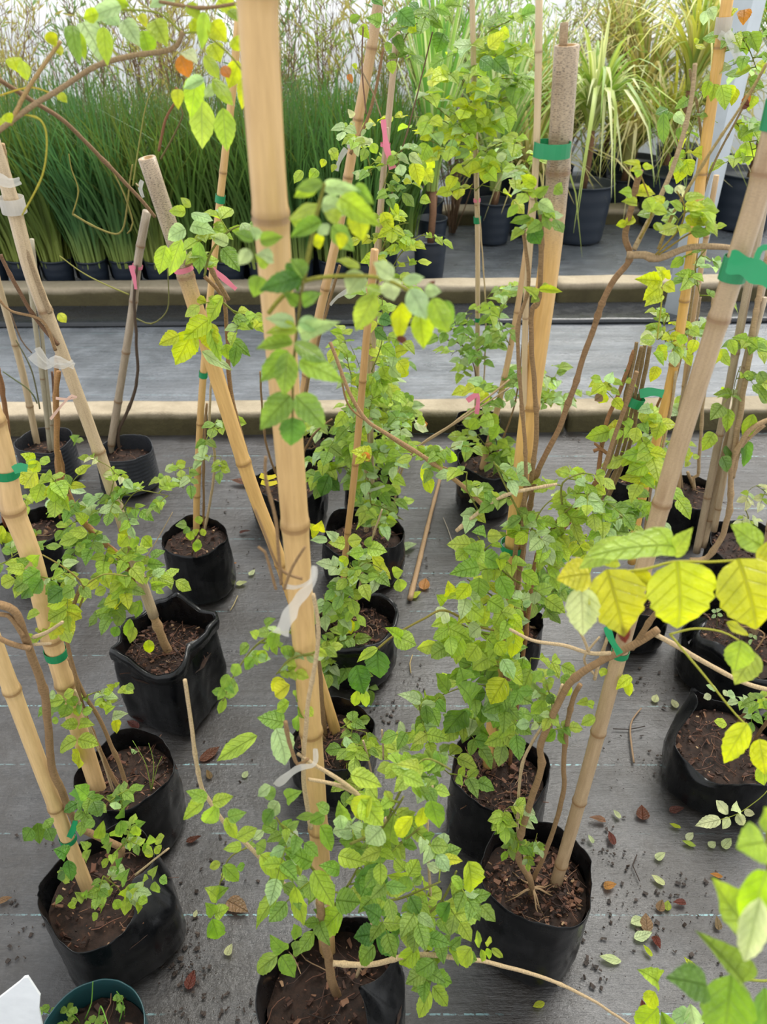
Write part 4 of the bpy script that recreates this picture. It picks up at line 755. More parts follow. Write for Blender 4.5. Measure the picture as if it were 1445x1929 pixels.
p.cane([70, 835, 42, 700, 0, 545, -30, 440], 0.012, PALE, dY=0.0, aged=0.2); p.cane([95, 850, 82, 730, 65, 600, 50, 480], 0.0085, (176, 170, 140), dY=0.0, aged=0.6); p.cane([102, 850, 90, 740, 72, 560, 60, 450], 0.007, (176, 170, 140), dY=0.02, aged=0.6); p.stem([108, 850, 106, 790, 98, 700], 0.005, 0.004, (110, 84, 70), dY=0.0); p.stem([70, 760, 55, 735, 5, 700], 0.0024, 0.002, (100, 110, 70), dY=-0.02, base=-0.02, name='branch'); p.stem([75, 770, 60, 700, 30, 640], 0.0026, 0.002, (110, 110, 80), dY=-0.02, base=-0.02, name='branch')
p.stem([20, 590, 40, 640, 60, 665], 0.0024, 0.002, (120, 100, 80), dY=-0.02, base=-0.02, name='branch')
p.leaves('140 835 150 820 22 g;142 828 158 830 14 g', -0.05, 0.01, False)
p = Plant('potted_vine', 'vine in the dark bag at the left edge below the ribbed pots', 58, 990, 62, 1115, seed=21, chips=60); P7 = p
p.stem([112, 960, 108, 880, 108, 800, 106, 700, 112, 650], 0.0072, 0.006, (176, 136, 92), dY=-0.04); p.stem([120, 960, 122, 900, 112, 850], 0.005, 0.004, (168, 128, 84), dY=-0.04); p.stem([30, 1000, 22, 880, 8, 760, -5, 690], 0.0075, 0.006, (150, 110, 76), dY=-0.02); p.stem([10, 1000, -5, 900], 0.005, 0.005, (150, 90, 60), dY=-0.02)
p.leaves('68 998 60 1008 10 g;70 1000 78 1006 10 g;68 1000 66 1012 8 l;82 1005 92 1002 12 b;5 990 0 1020 24 y;10 1000 14 1030 26 l', -0.05, 0.01, False)
p.twig([105, 930, 80, 920, 60, 930], 0.0014, 3, 38, 26, 2, 'mid', dY=-0.05)
# centre right: bag with the tall speckled cane
p = Plant('potted_vine', 'lush vine on the tall cane with a speckled cut top and green tape', 942, 1448, 91, 1640, seed=22, square=0.2, soil=0.045, chips=130); P10 = p
p.cane([921, 1440, 965, 1042, 1000, 752, 1042, 430, 1068, 85], 0.0135, (212, 170, 104), nodes=[1130, 770, 330], hollow=True, top_aged=1.0, dY=0.0, sides=20, taper=1.0)
p.cane([945, 1440, 985, 1010, 990, 600, 1010, 300, 1016, -20], 0.0042, PALE, dY=-0.02, gap=0.16); p.stem([930, 1450, 960, 1200, 975, 1000, 1000, 900, 1010, 800, 1000, 600, 1015, 560, 1020, 400], 0.0042, 0.003, WOOD, dY=-0.04); p.stem([960, 1440, 985, 1240, 1010, 1050, 1040, 1000, 1080, 960, 1130, 900], 0.004, 0.003, (150, 110, 74), dY=-0.03); p.stem([940, 1440, 970, 1150, 990, 1000, 1010, 900, 1060, 790, 1140, 560, 1185, 490, 1178, 445, 1192, 380, 1206, 320], 0.0045, 0.0036, (150, 120, 88), dY=-0.04)
p.stem([1182, 480, 1215, 480, 1240, 487, 1300, 466, 1360, 465, 1400, 472], 0.0046, 0.003, (172, 148, 116), dY=-0.06, base=-0.04, name='branch'); p.stem([1062, 42, 1060, 90], 0.0046, 0.0046, (180, 160, 132), dY=0.01, base=0.01, name='stem'); p.stem([1195, 470, 1230, 400, 1270, 310, 1300, 200, 1310, 120], 0.003, 0.0026, (170, 150, 116), dY=0.05, base=-0.04, name='branch'); p.stem([1240, 470, 1270, 400, 1330, 300, 1390, 210, 1445, 120], 0.002, 0.0014, (160, 140, 90), dY=0.0, base=-0.04, name='branch')
p.stem([985, 990, 990, 860, 975, 640, 995, 540, 985, 430], 0.003, 0.0022, WOOD, dY=-0.03, base=-0.03); p.stem([860, 1000, 910, 960, 960, 930, 1050, 912], 0.003, 0.0022, PALE, dY=-0.05, base=-0.05, name='branch'); p.stem([922, 962, 870, 915, 800, 862, 720, 812, 690, 790, 660, 745, 640, 690, 622, 645], 0.0034, 0.0026, (158, 128, 92), dY=0.1, base=-0.03, name='branch'); p.stem([712, 1222, 745, 1195, 800, 1165, 838, 1150, 900, 1180, 950, 1190], 0.0018, 0.002, (140, 130, 64), dY=-0.05, base=-0.09, name='branch'); p.stem([640, 690, 655, 760, 700, 800, 790, 860, 860, 890], 0.0016, 0.0014, (150, 120, 80), dY=0.08, base=0.1, name='branch')
p.stem([1130, 905, 1200, 700], 0.003, 0.003, WOOD, dY=-0.02, base=-0.02, name='branch')
p.band(1040, 281, 35, 13, 'green_tape', -0.01); p.wrap(1028, 7, 0, grow=1.5)
p.leaves('''915 1006 888 1002 26 g;918 1010 947 1010 26 l;906 1040 871 1034 29 g;908 1048 946 1066 40 g;902 1068 846 1082 36 g;903 1088 900 1132 40 g;846 1122 844 1093 26 y;842 1148 822 1172 36 c;838 1135 822 1120 24 l;952 1278 924 1327 47 y;846 1302 821 1268 32 g;872 1282 866 1256 42 g;888 1322 858 1284 52 g;905 1318 905 1362 44 G;946 1338 929 1372 32 g;877 1338 838 1382 47 G;840 1318 812 1326 30 g;802 1328 806 1366 24 G;792 1320 748 1308 24 p;870 1200 850 1240 36 l;900 1215 880 1245 38 l;840 1220 812 1240 36 g;920 1240 890 1262 40 l;970 1180 962 1240 34 y;960 1195 975 1225 30 y;880 1140 910 1165 40 l;920 1130 950 1150 36 l;885 1100 860 1130 30 y;940 1085 962 1130 36 g;950 1200 930 1180 30 l;860 1175 840 1200 36 l;905 1180 885 1200 34 p;935 1210 950 1235 30 y;945 1255 985 1290 44 l;985 1240 975 1280 34 g;1000 1260 985 1310 36 g''', -0.07, 0.03)
p.leaves('''742 1197 785 1216 40 l;756 1202 724 1182 22 l;711 1224 716 1278 47 G;712 1222 672 1248 20 l;671 1253 686 1308 46 G;675 1300 668 1330 20 l;685 1300 690 1332 18 l''', -0.09, 0.01)
for q in ([985, 1150, 940, 1130, 880, 1090], [980, 1100, 930, 1060, 900, 1010], [960, 1200, 900, 1190, 840, 1160], [950, 1300, 890, 1290, 830, 1310], [955, 1260, 900, 1240, 850, 1210], [960, 1330, 990, 1290, 1000, 1240], [960, 1350, 910, 1350, 850, 1370]):
    p.twig(q, 0.0018, 5, 48, 33, 2, 'mid' if q[1] > 1250 else 'lime', dY=-0.04)
p.twig([790, 1330, 800, 1380, 830, 1440, 850, 1460], 0.0016, 6, 44, 30, 2, 'fresh', dY=-0.08)
p.twig([1010, 1050, 1050, 980, 1110, 930], 0.0022, 9, 46, 28, 2, 'lime', dY=-0.05, base=-0.03); p.twig([1110, 930, 1150, 960, 1200, 990], 0.0018, 6, 46, 27, 2, 'fresh', dY=-0.04); p.twig([1060, 960, 1060, 910, 1100, 890], 0.0018, 5, 40, 28, 2, 'lime', dY=-0.03); p.twig([985, 980, 950, 910, 930, 870], 0.0018, 3, 40, 30, 2, 'fresh', dY=-0.04); p.twig([900, 960, 880, 920, 880, 890], 0.0014, 4, 34, 28, 2, 'fresh', dY=-0.02); p.twig([1000, 1000, 1020, 960, 1040, 940], 0.0014, 2, 40, 28, 2, 'mid', dY=-0.05); p.twig([1020, 1000, 1080, 1000, 1120, 1020], 0.0014, 5, 40, 26, 2, 'limey', dY=-0.02)
p.leaves('''1012 560 985 540 20 l;1015 545 1060 550 16 y;1020 540 1040 545 18 l;1015 560 1000 570 18 g;1000 430 1018 460 34 G;1045 350 1060 365 26 g;1000 410 960 420 20 g;1015 380 1045 400 24 p;1010 350 980 330 24 y;1005 360 970 355 22 l;1010 370 1035 350 20 g;1020 420 990 440 22 g;975 385 955 410 18 l''', -0.06, 0.02); p.twig([1020, 420, 1010, 380, 1000, 330], 0.0014, 4, 36, 26, 2, 'fresh', dY=-0.04)
p.leaves('''800 790 785 795 20 l;800 865 785 840 20 g;830 860 800 850 16 l;805 870 800 915 20 y;800 900 812 930 24 y;888 905 882 925 18 y;830 885 800 880 18 g;855 870 840 840 20 l;850 845 875 830 16 p;830 870 835 845 18 g;700 860 660 850 30 y;690 855 668 875 20 y;685 852 696 870 16 o;800 812 780 790 18 c;798 800 806 798 12 o''', 0.05, 0.02)
p.twig([790, 860, 830, 850, 860, 840], 0.0012, 5, 36, 24, 2, 'fresh', dY=0.04)
p.leaves('''1248 530 1195 526 30 y;1248 530 1234 502 32 y;1244 540 1211 566 30 y;1250 536 1272 550 24 y;1246 554 1214 578 28 y;1250 520 1262 508 24 y''', 0.05); p.stem([1248, 540, 1245, 580, 1238, 640], 0.0012, 0.001, (180, 180, 70), dY=0.05, base=0.05, name='leaf_stalk', knob=0)
p.leaves('''1205 312 1172 306 14 y;1208 318 1185 322 14 y;1210 312 1232 316 14 y;1205 320 1200 335 16 l;1190 365 1165 362 22 l;1195 362 1235 366 26 y;1215 375 1230 400 28 l;1200 385 1170 380 20 l;1230 400 1200 405 20 g;1225 395 1258 402 24 l;1250 385 1225 372 20 y;1290 375 1330 372 22 l;1290 385 1330 392 22 y;1270 360 1292 352 18 c;1268 362 1250 350 16 p;1285 395 1260 380 22 l;1275 410 1245 415 24 l;1290 410 1335 420 26 y;1310 420 1350 418 22 l;1300 435 1340 440 22 g;1180 420 1160 425 16 y;1195 410 1175 425 18 y;1230 425 1250 432 16 l;1250 430 1235 420 14 l;1330 425 1345 440 20 l;1285 370 1275 350 16 c;1300 400 1325 405 22 l;1350 430 1370 425 16 l''', -0.05, 0.03)
p.stem([1205, 450, 1225, 410, 1225, 380, 1205, 325], 0.0012, 0.0008, (150, 130, 60), dY=-0.05, base=-0.05, name='branch'); p.stem([1235, 480, 1280, 430, 1290, 390, 1275, 360], 0.0012, 0.0008, (150, 130, 60), dY=-0.05, base=-0.05, name='branch'); p.stem([1240, 480, 1300, 440, 1350, 425], 0.0012, 0.0008, (150, 130, 60), dY=-0.05, base=-0.05, name='branch'); p.twig([1270, 430, 1290, 400, 1310, 400], 0.001, 4, 36, 28, 2, 'lime', dY=-0.04)
# behind it
p = Plant('potted_vine', 'vine in the tall dark bag half hidden behind the lush vine with green tape', 977, 1172, 46, 1285, seed=23, chips=30); P17 = p
p.twig([1000, 1150, 1030, 1110, 1030, 1070], 0.0016, 7, 36, 25, 3, 'dark', dY=-0.02); p.twig([990, 1140, 1020, 1100, 1045, 1120], 0.0014, 5, 36, 25, 2, 'dark', dY=-0.04); p.stem([985, 1170, 1000, 1080, 1060, 1000, 1100, 950], 0.0055, 0.0045, (150, 108, 72), dY=-0.02); p.stem([970, 1170, 985, 1060, 1000, 960], 0.004, 0.003, WOOD, dY=0.0); p.stem([1090, 965, 1125, 900, 1135, 830, 1145, 790, 1170, 730, 1195, 660], 0.005, 0.004, (150, 110, 74), dY=-0.02, base=-0.02, name='branch')
for k, (dx, w_) in enumerate(((0, .0042), (9, .0046), (18, .0042), (27, .005))): p.stem([1105 + dx, 960, 1150 + dx * 1.1, 860, 1180 + dx, 740, 1200 + dx * 0.9, 645 + 8 * (k % 2)], w_, w_ * 0.85, (140, 118, 84), dY=-0.02 + 0.01 * k, base=-0.02 + 0.01 * k)
p.stem([1118, 850, 1130, 845, 1145, 855, 1120, 835], 0.004, 0.003, (150, 110, 74), dY=-0.03, base=-0.03, name='branch')
p.band(1195, 755, 18, 9, 'green_tape', 0.0, tilt=0.3); p.ribbon([1205, 742, 1228, 738, 1250, 742], 16, 'green_tape', -0.02, 'tie', 1.0); p.ribbon([1180, 695, 1184, 715, 1182, 745], 8, 'green_tape', -0.02, 'tie')
p.leaves('''1135 720 1108 730 20 y;1140 725 1112 745 26 y;1145 720 1155 700 20 p;1132 715 1112 712 18 l;1140 740 1128 760 24 y;1135 745 1120 755 18 b;1150 735 1168 745 16 l;1230 630 1205 650 28 c;1235 640 1205 640 24 l;1240 650 1255 680 26 y;1230 665 1250 690 22 l;1238 690 1225 720 22 y;1300 620 1318 632 22 l;1310 640 1300 668 22 y;1290 630 1280 650 22 l;1225 770 1200 775 22 p;1220 780 1230 800 26 l;1245 795 1235 830 30 l;1248 790 1220 790 24 l;1235 865 1178 892 46 l;1240 850 1170 860 40 l;1225 830 1195 850 30 l;1235 890 1205 918 36 y;1238 885 1250 915 26 l;1215 900 1196 915 24 y;1200 805 1195 835 26 l;1165 950 1155 970 24 g''', -0.06, 0.03)
p.twig([1200, 800, 1220, 860, 1230, 900], 0.0014, 6, 44, 34, 2, 'limey', dY=-0.04); p.twig([1190, 930, 1210, 960, 1230, 950], 0.0014, 5, 36, 24, 3, 'fresh', dY=-0.04); p.twig([1120, 730, 1140, 720, 1160, 740], 0.0012, 2, 36, 26, 1, 'yel', dY=-0.05)
# right hand bags
p = Plant('potted_vine', 'vine in the black bag with a peaked folded rim at the right edge', 1378, 1385, 108, 1545, seed=24, square=0.3, ragged=0.03, folds=((2.7, 0.35, 0.3, 0.05), (3.9, 0.4, 0.1, -0.03)), soil=0.05, chips=90); P12 = p
p.stem([1400, 1390, 1395, 1360, 1420, 1330, 1460, 1310], 0.006, 0.005, (130, 100, 72), dY=-0.03); p.stem([1420, 1400, 1450, 1350], 0.004, 0.003, WOOD, dY=-0.02)
p.leaves('''1420 1320 1395 1330 18 g;1425 1315 1408 1308 14 g;1430 1325 1410 1345 18 g;1438 1318 1425 1335 16 l;1440 1330 1452 1320 14 g;1385 1310 1365 1308 18 p;1352 1300 1330 1290 12 p;1362 1300 1372 1312 10 c;1370 1365 1345 1358 20 y;1340 1310 1325 1315 14 c''', -0.10, 0.02, False); p.twig([1450, 1340, 1430, 1330, 1410, 1325], 0.0012, 4, 26, 18, 2, 'mid', dY=-0.06)
p.leaves('''1358 1544 1309 1556 24 c;1372 1534 1349 1507 20 c;1390 1530 1388 1508 18 c;1388 1534 1401 1555 20 c;1374 1540 1361 1562 16 c;1402 1528 1422 1534 14 c''', -0.20, 0.008); p.stem([1445, 1490, 1430, 1505, 1390, 1533, 1358, 1544], 0.0009, 0.0007, (170, 180, 80), dY=-0.2, base=-0.2, name='leaf_stalk', knob=0); p.leaves('1436 1400 1420 1440 30 y;1438 1440 1440 1480 36 l', -0.19)
p = Plant('potted_vine', 'vine with seedlings at its foot in the crinkled shiny bag, second on the right edge', 1388, 1192, 94, 1335, seed=25, square=0.3, ragged=0.025, folds=((3.0, 0.4, 0.35, 0.03), (2.2, 0.3, 0.2, -0.02), (4.2, 0.4, 0.2, 0.0)), soil=0.04, lip=0.05, chips=90); P13 = p
p.cane([1420, 1190, 1438, 1080, 1470, 900], 0.012, (190, 160, 124), dY=0.0, aged=0.4); p.stem([1350, 1180, 1352, 1158, 1350, 1148], 0.0008, 0.0006, (150, 160, 90), dY=-0.02, name='stem'); p.leaves('1350 1152 1340 1150 8 p;1350 1152 1360 1148 8 p;1351 1158 1362 1160 8 p;1349 1158 1340 1164 8 p;1418 1195 1410 1200 8 p;1418 1198 1426 1205 8 p;1418 1205 1412 1215 8 p', -0.02, 0.005, False)
p.stem([1385, 1195, 1395, 1180, 1440, 1195, 1410, 1240], 0.0022, 0.0016, WOOD, dY=-0.03)
p = Plant('potted_vine', 'vine with a curved pale stem in the bag above the shiny crinkled one, right edge', 1415, 1020, 78, 1105, seed=26, square=0.3, ragged=0.02, chips=60); P14 = p
p.stem([1300, 1055, 1330, 1052, 1360, 1010, 1375, 950, 1378, 880, 1395, 835, 1420, 805, 1455, 788], 0.0085, 0.0065, (186, 158, 122), dY=-0.05, base=-0.05); p.stem([1380, 900, 1388, 860, 1400, 835, 1440, 800], 0.007, 0.005, (176, 150, 116), dY=-0.04, base=-0.05); p.stem([1400, 1010, 1410, 975, 1405, 960], 0.002, 0.0016, (150, 150, 90), dY=0.0, name='stem')
p.cane([1312, 1040, 1352, 840, 1398, 600, 1440, 380, 1465, 250], 0.0105, (180, 158, 126), dY=0.02, base=0.0, aged=0.5); p.cane([1325, 1030, 1370, 830, 1415, 640, 1450, 470], 0.0095, (186, 164, 132), dY=0.04, base=0.0, aged=0.5); p.cane([1345, 1000, 1395, 740, 1440, 560], 0.0085, (186, 164, 132), dY=0.0, base=-0.02, aged=0.4); p.stem([1378, 880, 1430, 560, 1450, 480], 0.0075, 0.006, (186, 160, 126), dY=0.0, base=-0.03)
p.leaves('''1345 815 1322 850 26 l;1372 770 1368 815 22 l;1405 830 1400 880 24 G;1420 780 1400 830 26 g;1360 860 1370 890 26 G;1430 700 1445 730 28 g;1430 740 1445 760 24 g;1355 655 1342 690 22 y;1352 660 1375 690 24 l;1350 650 1360 640 20 l;1375 640 1385 670 20 l;1390 640 1405 660 20 y;1365 840 1380 870 20 G''', -0.06, 0.03); p.twig([1440, 660, 1420, 640, 1390, 640], 0.0012, 4, 36, 26, 2, 'fresh', dY=-0.02); p.twig([1445, 930, 1425, 915, 1410, 925], 0.001, 3, 24, 16, 2, 'pale', dY=-0.02); p.twig([1400, 970, 1410, 975, 1405, 985], 0.001, 2, 20, 14, 2, 'pale', dY=-0.02)
p.twig([1395, 690, 1385, 720, 1380, 760], 0.0012, 3, 40, 32, 1, 'mid', dY=-0.03)
p = Plant('potted_vine', 'cut back vine with knobby stump in the small round black pot at the right', 1300, 925, 57, 1015, seed=27, ragged=0.004, soil=0.03, chips=40); P15 = p
p.stem([1308, 922, 1306, 900, 1315, 895, 1318, 850, 1330, 700, 1345, 560], 0.0055, 0.0045, (190, 166, 130), dY=0.0); p.stem([1306, 915, 1296, 890], 0.006, 0.005, (176, 150, 112), dY=0.0); p.cane([1278, 925, 1282, 800, 1300, 640, 1325, 480, 1350, 330], 0.0075, (196, 160, 110), dY=0.02, aged=0.3); p.stem([1285, 920, 1275, 800, 1300, 690, 1320, 560], 0.004, 0.003, (170, 150, 120), dY=0.0)
p.leaves('''1300 865 1285 860 16 y;1302 862 1290 850 14 y;1305 862 1318 860 14 l;1300 870 1290 880 12 l;1275 850 1260 850 16 l;1278 840 1255 838 14 p''', -0.05, 0.02, False); p.twig([1280, 830, 1260, 830, 1250, 850], 0.001, 3, 30, 20, 2, 'pale', dY=-0.03)
p = Plant('potted_vine', 'vine on the golden cane tied with white plastic near the metal post', 1210, 1126, 52, 1224, seed=28, chips=40); P28 = p
p.cane([1190, 1060, 1205, 960, 1264, 715, 1292, 550, 1330, 270, 1358, 80, 1375, -30], 0.0105, (212, 166, 92), nodes=[860, 690, 560, 330, 85], dY=0.0, base=0.0, taper=0.95); p.stem([1200, 1120, 1230, 900, 1290, 640, 1310, 500, 1325, 300, 1300, 130], 0.0036, 0.0024, (150, 130, 96), dY=0.03); p.stem([1222, 1120, 1240, 900, 1262, 780, 1275, 700], 0.0036, 0.003, PALE, dY=-0.02); p.stem([1320, 380, 1340, 320, 1385, 230, 1440, 130], 0.0022, 0.0016, (150, 130, 96), dY=-0.04, base=0.0, name='branch')
p.ribbon([1355, 65, 1372, 75, 1380, 62], 16, 'white_tape', -0.03); p.ribbon([1370, 60, 1380, 85, 1392, 110], 15, 'white_tape', -0.04, taper=1.4); p.wrap(55, 14, 0, 'white_tape', 1.3, None, 'ribbon')
p.leaves('''1290 300 1274 347 30 y;1286 300 1262 318 26 y;1292 300 1302 332 28 y;1322 292 1302 288 26 y;1280 300 1260 330 26 l;1250 212 1250 272 24 g;1262 210 1248 232 22 g;1270 215 1290 235 20 p;1258 205 1235 215 20 G;1280 240 1285 270 16 g;1336 152 1326 186 20 l;1346 158 1339 192 22 l;1358 160 1366 208 32 l;1340 150 1322 155 18 p;1372 160 1375 190 24 y;1385 165 1378 200 20 y;1395 195 1412 200 18 r;1402 182 1412 195 18 o;1330 20 1325 48 18 p;1335 15 1345 40 22 p;1385 15 1370 40 20 y;1402 18 1400 48 26 o;1398 60 1406 105 28 g;1412 62 1428 100 28 g;1404 105 1396 135 24 g;1384 230 1402 248 20 l;1394 243 1416 266 32 l;1404 268 1410 312 30 l;1392 280 1396 310 22 l;1420 180 1410 210 26 l;1425 120 1440 140 26 y;1310 85 1330 90 14 y;1308 80 1318 75 12 y;1410 150 1440 165 26 g''', -0.02, 0.05)
p.twig([1290, 300, 1300, 250, 1330, 160], 0.0012, 3, 30, 22, 1, 'limey'); p.twig([1390, 60, 1410, 90, 1425, 130], 0.0012, 6, 40, 28, 2, 'mid', dY=0.0); p.twig([1385, 230, 1410, 260, 1420, 300], 0.0012, 5, 40, 28, 2, 'fresh', dY=0.0); p.twig([1330, 470, 1310, 500, 1320, 560], 0.0014, 5, 40, 28, 2, 'mid', dY=-0.03); p.twig([1240, 640, 1270, 620, 1310, 640], 0.0012, 4, 36, 26, 2, 'lime', dY=0.0); p.twig([1260, 590, 1250, 620, 1255, 650], 0.0012, 4, 26, 18, 3, 'pale', dY=0.02)
p = Plant('potted_vine', 'vine in the dark bag behind the pale lime leaves against the right kerb', 1190, 895, 42, 968, seed=29, chips=20); P16 = p
p.stem([1195, 890, 1215, 820, 1240, 760, 1262, 720], 0.0055, 0.004, (150, 110, 70), dY=0.0); p.twig([1215, 820, 1240, 800, 1250, 770], 0.0014, 4, 36, 28, 2, 'pale', dY=-0.05)
# centre column behind the thick cane
p = Plant('potted_vine', 'vine in the bag with a shiny turned rim, third from the front in the centre', 672, 1165, 74, 1310, seed=30, square=0.2, lip=0.06, ragged=0.015, chips=130); P21 = p
p.cane([645, 1160, 650, 1050, 668, 890, 690, 640, 706, 470], 0.008, (190, 148, 92), dY=0.0, aged=0.1); p.stem([665, 1165, 690, 1050, 720, 960], 0.003, 0.002, PALE, dY=-0.02); p.stem([630, 1180, 600, 1150], 0.004, 0.003, (90, 70, 55), dY=-0.03)
p.leaves('''617 1017 584 1018 17 p;650 1026 618 1022 26 l;655 1020 682 1016 27 l;634 1016 613 1000 20 p;686 1040 658 1046 26 l;692 1034 730 1040 30 l;700 1046 737 1092 26 y;595 1010 580 985 26 y;600 1000 606 980 26 y;690 1030 700 1010 16 g;655 1050 640 1070 22 y;740 1080 760 1075 24 l;750 1090 755 1115 26 l''', -0.06, 0.02)
for q in ([640, 1170, 620, 1150, 610, 1120], [640, 1200, 620, 1230, 600, 1260], [650, 1220, 640, 1260, 630, 1290], [660, 1090, 690, 1060, 730, 1080], [640, 1130, 650, 1100, 660, 1060], [630, 1230, 670, 1240, 690, 1270]):
    p.twig(q, 0.0014, 5, 38, 24, 2, 'fresh' if q[1] < 1200 else 'mid', dY=-0.06)
p.leaves('''650 1160 645 1200 26 g;655 1165 662 1195 20 y;640 1150 620 1165 20 g;672 1170 668 1190 16 g''', -0.08, 0.01)
p = Plant('potted_vine', 'bushy vine with string tie in the wide bag, fourth from the front in the centre', 685, 1000, 75, 1125, seed=31, square=0.2, ragged=0.02, chips=90); P22 = p
p.cane([690, 1000, 692, 800, 700, 600, 722, 330, 748, 60], 0.0075, (196, 168, 132), dY=0.02, aged=0.35); p.cane([705, 1010, 700, 760, 715, 460, 728, 240], 0.006, (186, 160, 130), dY=-0.01, aged=0.3); p.stem([720, 1000, 745, 900, 790, 840, 850, 800, 930, 740, 960, 715], 0.003, 0.0026, (190, 166, 130), dY=0.1); p.stem([790, 840, 870, 790, 960, 730], 0.0026, 0.002, (190, 166, 130), dY=0.1, base=0.1, name='branch'); p.stem([740, 960, 760, 880, 800, 840], 0.003, 0.0026, (190, 166, 130), dY=0.06)
p.stem([690, 640, 722, 470, 745, 330, 775, 220, 815, 60], 0.0022, 0.0014, (120, 100, 76), dY=0.0, base=0.0); p.stem([690, 215, 682, 130, 684, 50], 0.0016, 0.0014, (130, 100, 84), dY=-0.05, base=-0.05); p.stem([718, 220, 700, 170, 680, 130], 0.0016, 0.0014, (160, 140, 110), dY=-0.05, base=-0.05)
p.wrap(272, 3, 1, 'pink', 1.8); p.ribbon([722, 225, 728, 275, 740, 318], 9, 'pink', -0.03, 'tie', 1.5); p.ribbon([880, 755, 900, 745, 898, 780], 10, 'pink', 0.08, 'tie'); p.ribbon([655, 918, 690, 925, 725, 915], 6, 'white_tape', -0.09, 'tie'); p.ribbon([690, 548, 705, 544], 10, 'pink', -0.03, 'tie'); p.ribbon([660, 545, 635, 560, 622, 575], 9, 'white_tape', -0.04, taper=0.5)
for q in ([700, 960, 690, 860, 690, 760], [690, 900, 650, 880, 620, 890], [690, 800, 710, 720, 740, 680], [690, 760, 660, 700, 650, 640], [700, 700, 720, 640, 720, 560], [700, 950, 730, 960, 760, 980], [680, 860, 720, 850, 760, 860], [670, 830, 620, 830, 600, 860], [700, 780, 740, 800, 780, 790]):
    p.twig(q, 0.0016, 7, 42, 25, 2, 'fresh' if q[3] > 750 else 'lime', dY=-0.04)
p.leaves('''720 650 745 672 26 l;745 665 770 660 28 y;750 680 765 705 30 y;765 690 752 712 26 y;690 590 670 600 22 g;715 600 740 610 26 G;705 620 730 640 26 G;690 700 672 730 24 g;705 710 690 750 30 l;680 720 700 745 22 l;735 690 755 712 24 p;720 690 730 720 24 l;620 895 605 935 30 G;618 900 640 925 26 G;770 740 762 752 12 g;770 745 778 758 12 g''', -0.09, 0.02)
p.leaves('''718 46 690 34 28 g;680 48 696 74 20 l;752 20 782 50 34 G;745 68 759 104 22 G;835 63 822 100 32 G;770 50 785 60 20 y;735 80 728 98 16 g;700 0 722 12 24 G;810 40 835 55 20 g;820 15 850 30 18 g;660 40 680 30 16 g;735 115 740 140 20 l;790 20 770 5 22 G;655 140 664 158 12 o;665 120 672 132 10 y''', -0.05, 0.04)
p.leaves('''622 280 636 304 20 l;612 300 606 316 14 y;630 300 622 290 12 l;570 322 554 346 20 l;598 320 582 340 20 l;632 310 625 325 12 l;745 300 728 308 20 g;770 290 796 310 20 p;780 308 790 352 28 y;800 318 815 345 24 y;760 340 776 345 14 y;792 375 812 382 20 l;690 280 680 305 18 g;700 270 710 290 18 l;735 385 750 410 20 y;720 400 740 440 26 y''', -0.03, 0.05)
p.twig([720, 360, 740, 300, 760, 280], 0.0014, 5, 44, 24, 2, 'mid', dY=-0.02); p.twig([700, 330, 690, 290, 660, 240], 0.0014, 5, 40, 22, 2, 'pale', dY=0.1); p.twig([715, 480, 740, 430, 770, 420], 0.0014, 6, 44, 24, 2, 'limey', dY=-0.02); p.twig([710, 560, 760, 470, 800, 440], 0.0014, 7, 44, 22, 2, 'far', dY=0.0); p.twig([745, 120, 770, 60, 830, 10], 0.0014, 6, 44, 26, 2, 'dark', dY=0.0)
p = Plant('potted_vine', 'vine in the bag just behind the bushy one with the string tie', 700, 900, 50, 975, seed=32, chips=30); P23 = p
for q in ([700, 890, 690, 830, 650, 790], [700, 880, 720, 820, 770, 810], [690, 860, 670, 780, 690, 720]): p.twig(q, 0.0016, 5, 38, 22, 2, 'fresh', dY=0.0)
p = Plant('potted_vine', 'vine on the long thin cane leaning right, in the bag left of the centre row', 545, 905, 70, 1012, seed=33, square=0.2, chips=60); P24 = p
p.cane([556, 900, 575, 720, 600, 600, 640, 420, 670, 250, 700, 90, 716, -20], 0.0135, (204, 166, 118), nodes=[850, 700, 540, 335, 230, 95], dY=0.0, top_aged=0.2); p.stem([540, 910, 570, 760, 600, 640, 640, 500], 0.005, 0.004, WOOD, dY=-0.02); p.stem([530, 915, 500, 830, 490, 700], 0.004, 0.003, WOOD, dY=-0.02); p.stem([660, 290, 690, 230, 712, 150, 722, 90], 0.0045, 0.003, (150, 118, 84), dY=0.0, base=0.0, name='branch'); p.stem([560, 880, 590, 820, 625, 790], 0.004, 0.003, WOOD, dY=-0.03)
p.wrap(278, 5, 0, 'white_tape', 1.2, None, 'ribbon'); p.ribbon([652, 280, 640, 300, 634, 322], 10, 'white_tape', -0.03)
p.leaves('664 222 655 205 14 c;668 230 658 240 10 c;690 240 705 232 12 p;695 260 700 280 12 c;690 245 680 258 10 p', -0.02)
p = Plant('potted_vine', 'vine in the reddish-soiled bag nearest the kerb, left of the centre row', 580, 822, 45, 888, seed=34, chips=40); P25 = p
p.twig([590, 820, 610, 800, 640, 810], 0.0014, 4, 34, 22, 2, 'fresh')
p = Plant('potted_vine', 'vine in the dark bag against the kerb at the back of the centre row', 693, 775, 47, 860, seed=35, chips=20); P26 = p
for q in ([690, 770, 680, 700, 660, 650], [700, 770, 730, 700, 740, 660], [690, 760, 700, 680, 690, 600], [700, 770, 740, 770, 770, 760]): p.twig(q, 0.002, 6, 36, 20, 2, 'fresh', dY=0.0)
p = Plant('potted_vine', 'vine on the leaning cane in the bag right of the centre row, before the kerb', 918, 868, 55, 985, seed=36, soil=0.03, chips=50); P18 = p
